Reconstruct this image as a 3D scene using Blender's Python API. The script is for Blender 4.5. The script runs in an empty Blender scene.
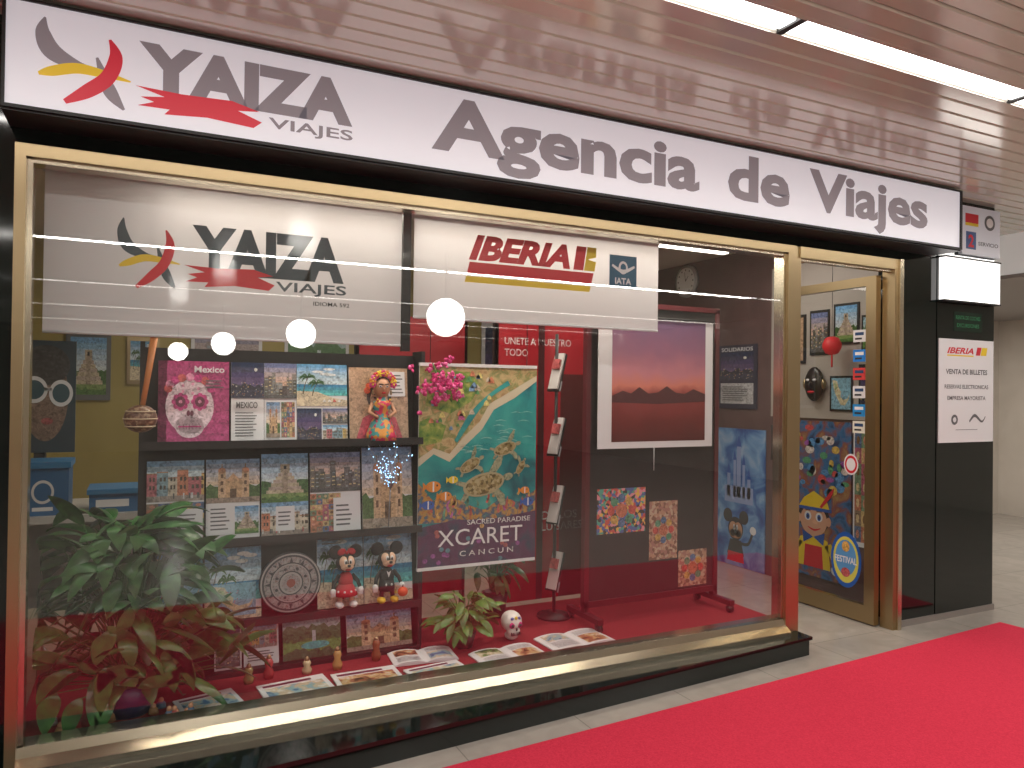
import bpy, bmesh, math, random
from mathutils import Vector, Matrix
random.seed(7)
scene=bpy.context.scene
try:
    scene.view_settings.view_transform='Standard'
except Exception: pass

# ---------------------------------------------------------------- materials
MC={}
def mat(name,col,rough=0.5,metal=0.0,emis=0.0,ecol=None,spec=0.5,coat=0.0):
    if name in MC: return MC[name]
    m=bpy.data.materials.new(name); m.use_nodes=True
    b=m.node_tree.nodes['Principled BSDF']
    b.inputs['Base Color'].default_value=(*col,1)
    b.inputs['Roughness'].default_value=rough
    b.inputs['Metallic'].default_value=metal
    b.inputs['Specular IOR Level'].default_value=spec
    b.inputs['Coat Weight'].default_value=coat
    if emis>0:
        b.inputs['Emission Color'].default_value=(*(ecol or col),1)
        b.inputs['Emission Strength'].default_value=emis
    MC[name]=m; return m
def C(r,g,b_):
    """printed ink: base colour broken up by fine photographic mottling"""
    r,g,b_=[round(c*50)/50 for c in (r,g,b_)]
    nm='ink_%02d_%02d_%02d'%(round(r*50),round(g*50),round(b_*50))
    if nm in MC: return MC[nm]
    d=lambda k,a:tuple(min(.9,max(0.004,c*k+a)) for c in (r,g,b_))
    return pm(nm,[d(.35,0),d(.8,0),d(1.05,.01),d(1.25,.05)],55,detail=8,distort=1.2,rough=.3)
def pm(name,cols,scale=8,detail=4,distort=0.6,rough=0.35,voronoi=False,const=False,bump=0,spec=0.5):
    if name in MC: return MC[name]
    m=mat(name,cols[0],rough,spec=spec); nt=m.node_tree; b=nt.nodes['Principled BSDF']
    tc=nt.nodes.new('ShaderNodeTexCoord')
    if voronoi:
        t=nt.nodes.new('ShaderNodeTexVoronoi'); t.inputs['Scale'].default_value=scale
        sep=nt.nodes.new('ShaderNodeSeparateColor'); nt.links.new(t.outputs['Color'],sep.inputs[0]); out=sep.outputs[0]
    else:
        t=nt.nodes.new('ShaderNodeTexNoise'); t.inputs['Scale'].default_value=scale
        t.inputs['Detail'].default_value=detail; t.inputs['Distortion'].default_value=distort; out=t.outputs[0]
    nt.links.new(tc.outputs['Object'],t.inputs['Vector'])
    r=nt.nodes.new('ShaderNodeValToRGB'); nt.links.new(out,r.inputs[0])
    if const: r.color_ramp.interpolation='CONSTANT'
    el=r.color_ramp.elements; n=len(cols)
    lo,hi=(0.0,1.0) if voronoi else (0.3,0.7)
    while len(el)<n: el.new(0.5)
    for i,c in enumerate(cols):
        el[i].position=lo+(hi-lo)*i/max(1,(n if const else n-1)); el[i].color=(*c,1)
    nt.links.new(r.outputs[0],b.inputs['Base Color'])
    if bump:
        bp=nt.nodes.new('ShaderNodeBump'); bp.inputs['Strength'].default_value=bump; bp.inputs['Distance'].default_value=0.004
        nt.links.new(t.outputs[0],bp.inputs['Height']); nt.links.new(bp.outputs[0],b.inputs['Normal'])
    return m

GOLD=mat('brushed_gold',(0.45,0.345,0.20),0.30,0.95)
GOLD2=mat('pale_gold',(0.60,0.53,0.40),0.22,0.95)
BLACK=mat('black_lacquer',(0.006,0.010,0.009),0.07,0,spec=0.6)
BLACKM=mat('black_matte',(0.012,0.012,0.013),0.5)
YEL=mat('logo_yellow',(0.80,0.58,0.03),0.5)
RED=mat('logo_red',(0.62,0.02,0.035),0.5)
WHITE=mat('paper_white',(0.76,0.76,0.78),0.45)
DARK=mat('ink_dark',(0.03,0.03,0.035),0.5)
NAVY=mat('ink_navy',(0.02,0.06,0.16),0.5)
SF=mat('lightbox_face',(0.64,0.63,0.66),0.3,emis=0.40,ecol=(0.82,0.80,0.87))
SGT=mat('lightbox_gray',(0.20,0.165,0.18),0.4,emis=0.15,ecol=(0.62,0.54,0.59))
SRED=mat('lightbox_red',(0.6,0.02,0.04),0.4,emis=0.2,ecol=(0.9,0.04,0.08))
SYEL=mat('lightbox_yellow',(0.75,0.5,0.02),0.4,emis=0.22,ecol=(0.95,0.68,0.04))
def glassmat(base=0.11,haze=0.03):
    m=bpy.data.materials.new('window_glass'); m.use_nodes=True; nt=m.node_tree
    for n in list(nt.nodes): nt.nodes.remove(n)
    o=nt.nodes.new('ShaderNodeOutputMaterial'); mx=nt.nodes.new('ShaderNodeMixShader')
    t=nt.nodes.new('ShaderNodeBsdfTransparent'); t.inputs[0].default_value=(0.93,0.95,0.94,1)
    du=nt.nodes.new('ShaderNodeBsdfDiffuse'); du.inputs[0].default_value=(.8,.78,.76,1)
    m0=nt.nodes.new('ShaderNodeMixShader'); m0.inputs[0].default_value=haze  # pale diffuse haze mixed in for the sheen over the pane
    nt.links.new(t.outputs[0],m0.inputs[1]); nt.links.new(du.outputs[0],m0.inputs[2])
    g=nt.nodes.new('ShaderNodeBsdfGlossy'); g.inputs['Roughness'].default_value=0.0
    ge=nt.nodes.new('ShaderNodeNewGeometry'); dt=nt.nodes.new('ShaderNodeVectorMath'); dt.operation='DOT_PRODUCT'
    nt.links.new(ge.outputs['Normal'],dt.inputs[0]); nt.links.new(ge.outputs['Incoming'],dt.inputs[1])
    ab=nt.nodes.new('ShaderNodeMath'); ab.operation='ABSOLUTE'; nt.links.new(dt.outputs['Value'],ab.inputs[0])
    su=nt.nodes.new('ShaderNodeMath'); su.operation='SUBTRACT'; su.inputs[0].default_value=1; nt.links.new(ab.outputs[0],su.inputs[1])
    pw=nt.nodes.new('ShaderNodeMath'); pw.operation='POWER'; pw.inputs[1].default_value=5; nt.links.new(su.outputs[0],pw.inputs[0])
    k=nt.nodes.new('ShaderNodeMath'); k.operation='MULTIPLY_ADD'; k.inputs[1].default_value=1-base; k.inputs[2].default_value=base; k.use_clamp=True
    nt.links.new(pw.outputs[0],k.inputs[0]); nt.links.new(k.outputs[0],mx.inputs[0])
    nt.links.new(m0.outputs[0],mx.inputs[1]); nt.links.new(g.outputs[0],mx.inputs[2]); nt.links.new(mx.outputs[0],o.inputs[0])
    return m
GLASS=glassmat(0.135,0.008); GLASSD=glassmat(0.07,0.01)
def clothmat():
    m=bpy.data.materials.new('translucent_blind'); m.use_nodes=True; nt=m.node_tree
    for n in list(nt.nodes): nt.nodes.remove(n)
    o=nt.nodes.new('ShaderNodeOutputMaterial'); mx=nt.nodes.new('ShaderNodeMixShader'); mx.inputs[0].default_value=0.4
    d=nt.nodes.new('ShaderNodeBsdfDiffuse'); d.inputs[0].default_value=(0.70,0.70,0.72,1)
    t=nt.nodes.new('ShaderNodeBsdfTranslucent'); t.inputs[0].default_value=(0.70,0.68,0.69,1)
    nt.links.new(d.outputs[0],mx.inputs[1]); nt.links.new(t.outputs[0],mx.inputs[2]); nt.links.new(mx.outputs[0],o.inputs[0])
    return m
CLOTH=clothmat()

# ---------------------------------------------------------------- mesh builder
class MB:
    def __init__(s,name): s.name=name; s.v=[]; s.f=[]; s.mi=[]; s.sm=[]; s.mats=[]
    def m(s,mt):
        if mt not in s.mats: s.mats.append(mt)
        return s.mats.index(mt)
    def add(s,vs,fs,mt,smooth=False):
        o=len(s.v); s.v+= [tuple(v) for v in vs]; i=s.m(mt)
        for f in fs: s.f.append([o+k for k in f]); s.mi.append(i); s.sm.append(smooth)
    def box(s,x0,x1,y0,y1,z0,z1,mt):
        vs=[(x,y,z) for z in (z0,z1) for y in (y0,y1) for x in (x0,x1)]
        s.add(vs,[(0,2,3,1),(4,5,7,6),(0,1,5,4),(2,6,7,3),(0,4,6,2),(1,3,7,5)],mt)
    def obox(s,c,ax,h,mt):
        c=Vector(c); vs=[]
        for k in (-1,1):
            for j in (-1,1):
                for i in (-1,1): vs.append(c+ax[0]*h[0]*i+ax[1]*h[1]*j+ax[2]*h[2]*k)
        s.add(vs,[(0,2,3,1),(4,5,7,6),(0,1,5,4),(2,6,7,3),(0,4,6,2),(1,3,7,5)],mt)
    def ell(s,c,r,mt,seg=20,ring=12,rot=None):
        vs=[];fs=[]
        c=Vector(c)
        for j in range(ring+1):
            th=math.pi*j/ring
            for i in range(seg):
                ph=2*math.pi*i/seg
                p=Vector((r[0]*math.sin(th)*math.cos(ph),r[1]*math.sin(th)*math.sin(ph),r[2]*math.cos(th)))
                if rot: p=rot@p
                vs.append(c+p)
        for j in range(ring):
            for i in range(seg):
                a=j*seg+i;b=j*seg+(i+1)%seg
                fs.append((a,a+seg,b+seg,b))
        s.add(vs,fs,mt,True)
    def tube(s,pts,rad,mt,seg=10,caps=True):
        pts=[Vector(p) for p in pts]
        if not isinstance(rad,(list,tuple)): rad=[rad]*len(pts)
        vs=[];fs=[];n=len(pts)
        for k,p in enumerate(pts):
            d=(pts[min(k+1,n-1)]-pts[max(k-1,0)]).normalized()
            u=d.cross(Vector((0,0,1)))
            if u.length<1e-3: u=d.cross(Vector((1,0,0)))
            u.normalize(); w=d.cross(u)
            for i in range(seg):
                a=2*math.pi*i/seg; vs.append(p+(u*math.cos(a)+w*math.sin(a))*rad[k])
        for k in range(n-1):
            for i in range(seg):
                a=k*seg+i;b=k*seg+(i+1)%seg; fs.append((a,b,b+seg,a+seg))
        if caps: fs.append(tuple(range(seg-1,-1,-1))); fs.append(tuple((n-1)*seg+i for i in range(seg)))
        s.add(vs,fs,mt,True)
    def lathe(s,c,prof,mt,seg=28):
        vs=[];fs=[]
        for (r,z) in prof:
            for i in range(seg):
                a=2*math.pi*i/seg; vs.append((c[0]+r*math.cos(a),c[1]+r*math.sin(a),c[2]+z))
        for k in range(len(prof)-1):
            for i in range(seg):
                a=k*seg+i;b=k*seg+(i+1)%seg; fs.append((a,b,b+seg,a+seg))
        s.add(vs,fs,mt,True)
    # ---- flat artwork in a frame
    def shape(s,fr,pts,mt,off=1):
        s.add([fr.p(u,v,off) for u,v in pts],[tuple(range(len(pts)))],mt)
    def rect(s,fr,u0,v0,u1,v1,mt,off=1): s.shape(fr,[(u0,v0),(u1,v0),(u1,v1),(u0,v1)],mt,off)
    def disc(s,fr,u,v,ru,rv,mt,off=1,n=28,a0=0): 
        s.shape(fr,[(u+ru*math.cos(a0+2*math.pi*i/n),v+rv*math.sin(a0+2*math.pi*i/n)) for i in range(n)],mt,off)
    def ribbon(s,fr,pts,mt,off=1,asp=1.0,n=28):
        P=[pts[0]]+list(pts)+[pts[-1]]; out=[]
        for k in range(1,len(P)-2):
            for i in range(n):
                t=i/n; r=[]
                for c in range(3):
                    a,b,d,e=P[k-1][c],P[k][c],P[k+1][c],P[k+2][c]
                    r.append(0.5*((2*b)+(-a+d)*t+(2*a-5*b+4*d-e)*t*t+(-a+3*b-3*d+e)*t**3))
                out.append(r)
        out.append(list(pts[-1])); L=[];R=[]
        for i,(u,v,w) in enumerate(out):
            a=out[max(i-1,0)];b=out[min(i+1,len(out)-1)]
            du,dv=(b[0]-a[0]),(b[1]-a[1])*asp; l=math.hypot(du,dv) or 1
            nu,nv=-dv/l,du/l
            L.append(fr.p(u+nu*w/2,v+nv*w/2/asp,off)); R.append(fr.p(u-nu*w/2,v-nv*w/2/asp,off))
        n2=len(L); s.add(L+R,[(i,i+1,n2+i+1,n2+i) for i in range(n2-1)],mt)
    def text(s,fr,body,u0,v0,u1,v1,mt,off=1,bold=0.0,shear=0.0):
        cu=bpy.data.curves.new('t','FONT'); cu.body=body; cu.offset=bold; cu.shear=shear; cu.resolution_u=3
        ob=bpy.data.objects.new('t',cu); scene.collection.objects.link(ob)
        bpy.context.view_layer.update()
        me=bpy.data.meshes.new_from_object(ob.evaluated_get(bpy.context.evaluated_depsgraph_get()))
        vs=[v.co.copy() for v in me.vertices]; fs=[tuple(p.vertices) for p in me.polygons]
        bpy.data.objects.remove(ob); bpy.data.curves.remove(cu); bpy.data.meshes.remove(me)
        if not vs: return
        x0=min(v.x for v in vs);x1=max(v.x for v in vs);y0=min(v.y for v in vs);y1=max(v.y for v in vs)
        s.add([fr.p(u0+(u1-u0)*(v.x-x0)/(x1-x0),v0+(v1-v0)*(v.y-y0)/(y1-y0),off) for v in vs],fs,mt)
    def done(s,parent=None):
        me=bpy.data.meshes.new(s.name); me.from_pydata(s.v,[],s.f)
        for mt in s.mats: me.materials.append(mt)
        me.polygons.foreach_set('material_index',s.mi); me.polygons.foreach_set('use_smooth',s.sm); me.update()
        ob=bpy.data.objects.new(s.name,me); scene.collection.objects.link(ob)
        if parent: ob.parent=parent
        return ob
class Fr:
    def __init__(s,o,U,V,N,e=0.0006): s.o=Vector(o);s.U=Vector(U);s.V=Vector(V);s.N=Vector(N).normalized();s.e=e
    def p(s,u,v,off): return s.o+s.U*u+s.V*v+s.N*(s.e*off)
    def sub(s,u0,v0,u1,v1,off=0): return Fr(s.p(u0,v0,off),s.U*(u1-u0),s.V*(v1-v0),s.N,s.e)
def front(x0,x1,y,z0,z1): return Fr((x0,y,z0),(x1-x0,0,0),(0,0,z1-z0),(0,-1,0))
def side(x,yfar,ynear,z0,z1): return Fr((x,yfar,z0),(0,ynear-yfar,0),(0,0,z1-z0),(-1,0,0))
def metre(y,n=(0,-1,0)): return Fr((0,y,0),(1,0,0),(0,0,1),n)
def panel(name,fr,mt,th=0.004):
    b=MB(name)
    a=[fr.p(0,0,0),fr.p(1,0,0),fr.p(1,1,0),fr.p(0,1,0)]; c=[p-fr.N*th for p in a]
    b.add(a+c,[(0,1,2,3),(7,6,5,4),(0,4,5,1),(1,5,6,2),(2,6,7,3),(3,7,4,0)],mt); return b
def simple(name,*boxes):
    b=MB(name)
    for bx in boxes: b.box(*bx)
    return b.done()

# ---------------------------------------------------------------- printed picture scenes
rg=random.Random(21)
def grad(b,f,c0,c1,v0,v1,n=6,off=1):
    for i in range(n):
        t=i/max(1,n-1); c=[c0[k]+(c1[k]-c0[k])*t for k in range(3)]
        b.rect(f,0,v0+(v1-v0)*i/n,1,v0+(v1-v0)*(i+1)/n,C(*c),off)
def ridge(b,f,base,amp,col,off,n=14,lo=0.0):
    pts=[(0,lo)]+[(i/n,base+rg.uniform(-amp,amp)) for i in range(n+1)]+[(1,lo)]
    b.shape(f,pts,col,off)
def palm(b,f,u,v,h,off):
    b.ribbon(f,[(u,v,.02),(u+.03,v+h*.5,.016),(u+.09,v+h,.012)],C(.12,.08,.04),off,n=5)
    for a in (-2.9,-2.3,-.2,.4,1.2,2.2,3.0):
        b.ribbon(f,[(u+.09,v+h,.02),(u+.09+.10*math.cos(a),v+h+.06*math.sin(a)+.03,.035),(u+.09+.18*math.cos(a),v+h+.10*math.sin(a)-.04,.004)],C(.04,.14,.03),off,n=5)
def art(b,f0,u0,v0,u1,v1,kind,off=1):
    f=f0.sub(u0,v0,u1,v1,off)
    if kind=='beach':
        grad(b,f,(.6,.72,.78),(.12,.35,.62),.52,1); grad(b,f,(.12,.55,.55),(.02,.22,.42),.25,.52,4)
        b.shape(f,[(0,0),(1,0),(1,.14),(.7,.2),(.4,.34),(0,.36)],C(.72,.62,.44),2); palm(b,f,.12,.28,.4,3); palm(b,f,.3,.24,.3,3)
        for i in range(4): b.disc(f,rg.uniform(.4,.85),rg.uniform(.75,.92),.12,.03,C(.8,.84,.86),3,12)
        for i in range(4): b.shape(f,[(.5+i*.1,.1),(.58+i*.1,.1),(.54+i*.1,.17)],C(*rg.choice([(.7,.1,.1),(.8,.7,.1),(.8,.8,.8)])),4)
    elif kind=='temple':
        grad(b,f,(.65,.74,.78),(.15,.38,.66),.4,1); ridge(b,f,.42,.05,C(.06,.16,.05),2)
        for i in range(7): w=.40-.05*i; b.rect(f,.5-w,.18+i*.07,.5+w,.25+i*.07,C(.55-.06*(i%2),.47-.06*(i%2),.34),3+i%2)
        b.rect(f,.44,.18,.56,.70,C(.4,.33,.24),5); b.rect(f,.40,.67,.60,.78,C(.5,.42,.3),5); b.rect(f,.47,.68,.53,.75,DARK,6)
        b.rect(f,0,0,1,.18,C(.22,.34,.10),4); ridge(b,f,.1,.04,C(.08,.2,.05),5)
    elif kind=='church':
        grad(b,f,(.75,.6,.45),(.2,.35,.6),.4,1); ridge(b,f,.40,.05,C(.08,.16,.05),2)
        b.rect(f,.25,.1,.75,.55,C(.62,.40,.22),3)
        for u in (.22,.66):
            b.rect(f,u,.1,u+.14,.72,C(.68,.46,.28),4); b.disc(f,u+.07,.74,.07,.07,C(.55,.25,.12),4,16); b.rect(f,u+.06,.8,u+.08,.9,C(.3,.2,.1),4)
            for k in range(3): b.rect(f,u+.045,.25+k*.16,u+.095,.34+k*.16,C(.15,.08,.05),5)
        b.shape(f,[(.36,.5),(.64,.5),(.5,.68)],C(.6,.36,.2),4); b.rect(f,.44,.1,.56,.32,C(.14,.07,.04),5); b.rect(f,0,0,1,.12,C(.35,.28,.22),5)
    elif kind=='city':
        grad(b,f,(.75,.5,.35),(.15,.2,.38),.35,1,5)
        for L in range(2):
            u=0
            while u<1:
                w=rg.uniform(.06,.13); h=rg.uniform(.3,.8)-.15*L; c=rg.uniform(.08,.3)*(1-.4*L); b.rect(f,u,0,min(1,u+w),h,C(c*1.1,c,c*.95),2+L*2)
                for k in range(int(h*9)):
                    if rg.random()<.7: b.rect(f,min(.98,u+w*.2),h-.08-k*.1,min(.99,u+w*.8),h-.05-k*.1,C(.7,.55,.3) if rg.random()<.5 else C(.3,.35,.4),3+L*2)
                u+=w
        b.rect(f,0,0,1,.1,C(.1,.1,.1),6)
    elif kind=='night':
        grad(b,f,(.12,.08,.2),(.01,.02,.07),.3,1,5); ridge(b,f,.38,.08,C(.02,.02,.04),2); b.rect(f,0,0,1,.22,C(.03,.04,.08),3)
        for i in range(45): u,v=rg.random()*.97,rg.uniform(.05,.42); b.rect(f,u,v,u+.02,v+.02,C(*rg.choice([(.9,.65,.25),(.85,.8,.6),(.8,.3,.1)])),4)
        b.disc(f,.75,.8,.05,.05,C(.8,.8,.7),3,14)
    elif kind=='forest':
        grad(b,f,(.5,.65,.6),(.3,.5,.6),.6,1,4)
        for i,(v,c) in enumerate([(.75,(.10,.24,.10)),(.6,(.06,.18,.06)),(.42,(.12,.28,.06)),(.2,(.03,.10,.03))]): ridge(b,f,v,.07,C(*c),2+i)
        b.disc(f,.55,.3,.25,.09,C(.04,.4,.42),6,20); b.rect(f,.5,.3,.56,.65,C(.6,.72,.74),5)
    elif kind=='street':
        grad(b,f,(.6,.7,.75),(.2,.4,.65),.6,1,3); u=0
        while u<1:
            w=rg.uniform(.14,.24); h=rg.uniform(.55,.8); c=rg.choice([(.6,.22,.12),(.65,.42,.12),(.25,.36,.42),(.5,.14,.16),(.6,.52,.4)]); b.rect(f,u,.12,min(1,u+w),h,C(*c),2); b.rect(f,u,h-.03,min(1,u+w),h,C(.4,.2,.1),3)
            for k in range(2): b.rect(f,min(.95,u+w*.25),.3+k*.2,min(.98,u+w*.45),.4+k*.2,C(.08,.06,.05),3); b.rect(f,min(.97,u+w*.6),.3+k*.2,min(.99,u+w*.8),.4+k*.2,C(.08,.06,.05),3)
            u+=w
        b.rect(f,0,0,1,.14,C(.35,.3,.26),4)
        for i in range(7): u=rg.random()*.9; b.rect(f,u,.06,u+.025,.2,C(*rg.choice([(.1,.1,.1),(.5,.1,.1),(.7,.7,.7)])),5)
    elif kind=='portrait':
        b.rect(f,0,0,1,1,C(.5,.32,.2),1); b.shape(f,[(.1,0),(.9,0),(.78,.3),(.6,.38),(.4,.38),(.22,.3)],C(.55,.06,.1),2)
        b.disc(f,.5,.6,.21,.2,C(.03,.02,.02),2,24); b.disc(f,.5,.55,.15,.19,C(.6,.36,.24),3,24)
        for u in (.43,.57): b.disc(f,u,.58,.025,.012,DARK,4,10); b.rect(f,u-.04,.62,u+.04,.63,DARK,4)
        b.disc(f,.5,.46,.04,.012,C(.6,.05,.05),4,12)
        for i in range(7): a=math.pi*(i/6); b.disc(f,.5+.2*math.cos(a),.68+.13*math.sin(a),.055,.045,C(*rg.choice([(.7,.05,.2),(.8,.5,.1),(.7,.1,.05)])),5,10)
    elif kind=='market':
        for i in range(7):
            for j in range(5): b.rect(f,j*.2,i/7,j*.2+.2,(i+1)/7,C(*rg.choice([(.5,.18,.1),(.55,.4,.18),(.15,.26,.15),(.4,.1,.16),(.1,.16,.3),(.26,.18,.12)])),1); b.disc(f,j*.2+.1,i/7+.07,.05,.04,C(*rg.choice([(.65,.5,.28),(.2,.1,.05),(.6,.26,.18)])),2,10)
    elif kind=='map':
        b.rect(f,0,0,1,1,C(.25,.48,.62),1)
        b.shape(f,[(.05,.95),(.3,.9),(.38,.7),(.5,.55),(.48,.4),(.62,.3),(.85,.35),(.95,.5),(.9,.3),(.7,.12),(.5,.14),(.36,.3),(.2,.5),(.1,.75)],C(.66,.6,.38),2)
        b.shape(f,[(.15,.85),(.28,.8),(.32,.66),(.2,.62)],C(.4,.5,.25),3)
        for i in range(9): b.disc(f,rg.uniform(.15,.6),rg.uniform(.3,.8),.015,.012,RED,4,8)

# ---------------------------------------------------------------- room shell
def tilemat(name,c1,c2,mort,size,rough):
    m=mat(name,c1,rough); nt=m.node_tree; b=nt.nodes['Principled BSDF']
    tc=nt.nodes.new('ShaderNodeTexCoord'); br=nt.nodes.new('ShaderNodeTexBrick')
    br.offset=0.0; br.inputs['Color1'].default_value=(*c1,1); br.inputs['Color2'].default_value=(*c2,1); br.inputs['Mortar'].default_value=(*mort,1)
    br.inputs['Scale'].default_value=1.0; br.inputs['Brick Width'].default_value=size; br.inputs['Row Height'].default_value=size
    br.inputs['Mortar Size'].default_value=0.003
    nt.links.new(tc.outputs['Object'],br.inputs['Vector'])
    no=nt.nodes.new('ShaderNodeTexNoise'); no.inputs['Scale'].default_value=5; no.inputs['Detail'].default_value=8; no.inputs['Distortion'].default_value=1.5
    nt.links.new(tc.outputs['Object'],no.inputs['Vector'])
    mx=nt.nodes.new('ShaderNodeMix'); mx.data_type='RGBA'; mx.blend_type='MULTIPLY'; mx.inputs[0].default_value=0.35
    nt.links.new(br.outputs[0],mx.inputs[6]); nt.links.new(no.outputs[0],mx.inputs[7]); nt.links.new(mx.outputs[2],b.inputs['Base Color'])
    return m
FLOOR=tilemat('floor_marble_tile',(0.50,0.45,0.395),(0.47,0.425,0.375),(0.33,0.295,0.26),0.60,0.18)
simple('floor',(-5,10,-16,5,-0.1,0,FLOOR))
SL=mat('ceiling_slat_enamel',(0.68,0.66,0.58),0.15,0.25,spec=1.0)
b=MB('ceiling'); GAP=mat('ceiling_gap',(0.16,0.12,0.10),0.6)
b.box(-5,10,-16,5,2.835,2.95,GAP)
lights_y=[-1.235,-4.6,-7.8,-11.0,-14.0]
y=-15.98
while y<4.9:
    if not any(abs(y+0.043-ly)<0.080 for ly in lights_y):
        vs=[];sec=[(0.0,2.83),(0.0,2.808),(0.006,2.80),(0.086,2.80),(0.092,2.808),(0.092,2.83)]
        for x in (-5,10):
            for dy,z in sec: vs.append((x,y+dy,z))
        if y+0.09>=0.12: vs=[(5.36 if v[0]==-5 else v[0],v[1],v[2]) for v in vs]
        b.add(vs,[(i,i+1,i+7,i+6) for i in range(5)],SL)
    y+=0.1
b.done()
LAMP=mat('fluorescent_diffuser',(0.9,0.9,0.9),0.4,emis=7.0,ecol=(1.0,0.97,0.94))
for ly in lights_y:
    b=MB('ceiling_strip_light')
    x=2.10-1.40*5
    while x<9.7:
        b.box(x,x+1.36,ly-0.038,ly+0.038,2.806,2.83,LAMP)
        b.box(x-0.035,x-0.005,ly-0.07,ly+0.07,2.80,2.834,BLACKM)
        x+=1.40
    b.box(2.07-7,9.8,ly-0.080,ly-0.06,2.799,2.834,SL); b.box(2.07-7,9.8,ly+0.06,ly+0.080,2.799,2.834,SL)
    b.done()
WALLC=pm('wall_cream_paint',[(0.60,0.54,0.47),(0.66,0.60,0.53)],3)
WALLY=pm('wall_yellow_paint',[(0.36,0.29,0.08),(0.42,0.34,0.10)],2)
WALLD=pm('wall_brown_panel',[(0.10,0.055,0.055),(0.14,0.08,0.08)],4)
simple('wall_hall_far',(-5,10,-16.1,-16,0,2.9,WALLC))
simple('wall_hall_left',(-5.1,-5,-16,0.1,0,2.9,WALLC))
simple('wall_hall_right',(9.8,9.95,-16,2.7,0,2.83,WALLC),)
simple('wall_corridor',(5.34,9.8,2.6,2.7,0,2.83,WALLC))
b=MB('ceiling_soffit'); b.box(6.3,9.8,0.25,2.6,2.47,2.80,mat('soffit_white_glow',(.75,.74,.72),.4,emis=.25)); b.box(6.29,9.8,.24,2.6,2.44,2.47,mat('soffit_trim',(.3,.28,.27),.4)); b.done()  # white soffit given a slight glow of its own to look brighter
simple('wall_back',(-1.3,4.75,4.0,4.1,0,2.8,WALLY))
simple('wall_left',(-1.3,-1.2,0.1,4.0,0,2.8,WALLY))
simple('wall_right',(4.62,4.75,0.15,4.0,0,2.8,WALLD))
simple('wall_facade_left',(-5,-0.41,0.0,0.12,0,2.8,BLACK))
simple('wall_facade_fascia',(-0.41,4.34,0.0,0.10,2.34,2.8,BLACK))
simple('ceiling_shop',(-1.2,4.62,0.12,4.0,2.70,2.80,WALLC))
b=MB('pillar_black_panel'); b.box(4.335,4.72,0,0.14,0.04,2.8,BLACK); b.box(4.725,5.34,-0.004,0.6,0.04,2.8,BLACK); b.box(4.76,5.34,.6,2.6,0,2.8,WALLC)
b.box(4.335,5.35,-0.012,0.14,0,0.04,mat('pillar_kick',(0.25,0.22,0.2),0.4)); b.done()
b=MB('window_plinth')
for (z0,z1,e_) in ((0.0,0.088,0.0),(0.088,0.106,0.012)):
    P_=[(-3,-.50-e_),(-.4,-.42-e_),(3.43+e_,-.13-e_),(3.43+e_,0),(-3,0)]
    n=len(P_); b.add([(x,y_,z0) for x,y_ in P_]+[(x,y_,z1) for x,y_ in P_],[tuple(range(n-1,-1,-1)),tuple(range(n,2*n))]+[(i,(i+1)%n,(i+1)%n+n,i+n) for i in range(n)],BLACK)
b.done()
b=MB('window_1')
def fbar(x0,x1,z0,z1,mt=GOLD,y0=-0.03,y1=0.06): b.box(x0,x1,y0,y1,z0,z1,mt)
fbar(-0.41,-0.375,0.106,2.345); fbar(-0.375,-0.355,0.19,2.295,GOLD2,-0.012)
fbar(3.35,3.41,0.106,2.345); fbar(3.33,3.35,0.19,2.295,GOLD2,-0.012)
fbar(-0.375,3.35,2.30,2.345); fbar(-0.355,3.33,2.282,2.30,GOLD2,-0.012)
vs=[]
for x in (-0.375,3.35):
    vs+= [(x,-0.075,0.106),(x,-0.075,0.125),(x,-0.03,0.150),(x,-0.02,0.185),(x,0.06,0.190),(x,0.06,0.106)]
b.add(vs,[(i,(i+1)%6,(i+1)%6+6,i+6) for i in range(6)]+[(0,5,4,3,2,1),(6,7,8,9,10,11)],GOLD2)
b.add([(-0.355,0.0,0.19),(3.33,0.0,0.19),(3.33,0.0,2.282),(-0.355,0.0,2.282)],[(0,1,2,3)],GLASS)
b.done()
PLAT=pm('display_felt_red',[(0.20,0.010,0.016),(0.28,0.018,0.026)],60,bump=0.3,rough=0.9)
simple('display_platform',(-0.40,3.40,0.065,0.95,0,0.15,PLAT))
b=MB('door_frame'); b.box(3.445,3.46,-0.02,0.06,0,2.345,GOLD); b.box(3.412,3.445,-0.02,0.06,0,2.345,GOLD); b.box(4.27,4.335,-0.03,0.06,0,2.345,GOLD)
b.box(3.445,4.27,-0.03,0.06,2.28,2.345,GOLD); b.box(4.30,4.335,-0.045,-0.03,0,2.345,GOLD2); b.box(3.445,4.27,-0.012,0.03,2.265,2.28,GOLD2); b.done()
b=MB('door_1'); X=4.24
b.box(X-0.022,X+0.022,0.065,0.14,0.01,2.25,GOLD); b.box(X-0.022,X+0.022,0.87,0.915,0.01,2.25,GOLD)
b.box(X-0.022,X+0.022,0.14,0.87,0.01,0.12,GOLD); b.box(X-0.022,X+0.022,0.14,0.87,2.19,2.25,GOLD)
b.add([(X,0.87,0.12),(X,0.14,0.12),(X,0.14,2.19),(X,0.87,2.19)],[(0,1,2,3)],GLASSD)
b.tube([(X-0.02,0.89,1.0),(X-0.07,0.89,1.0),(X-0.07,0.89,1.25),(X-0.02,0.89,1.25)],0.010,BLACKM)
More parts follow.
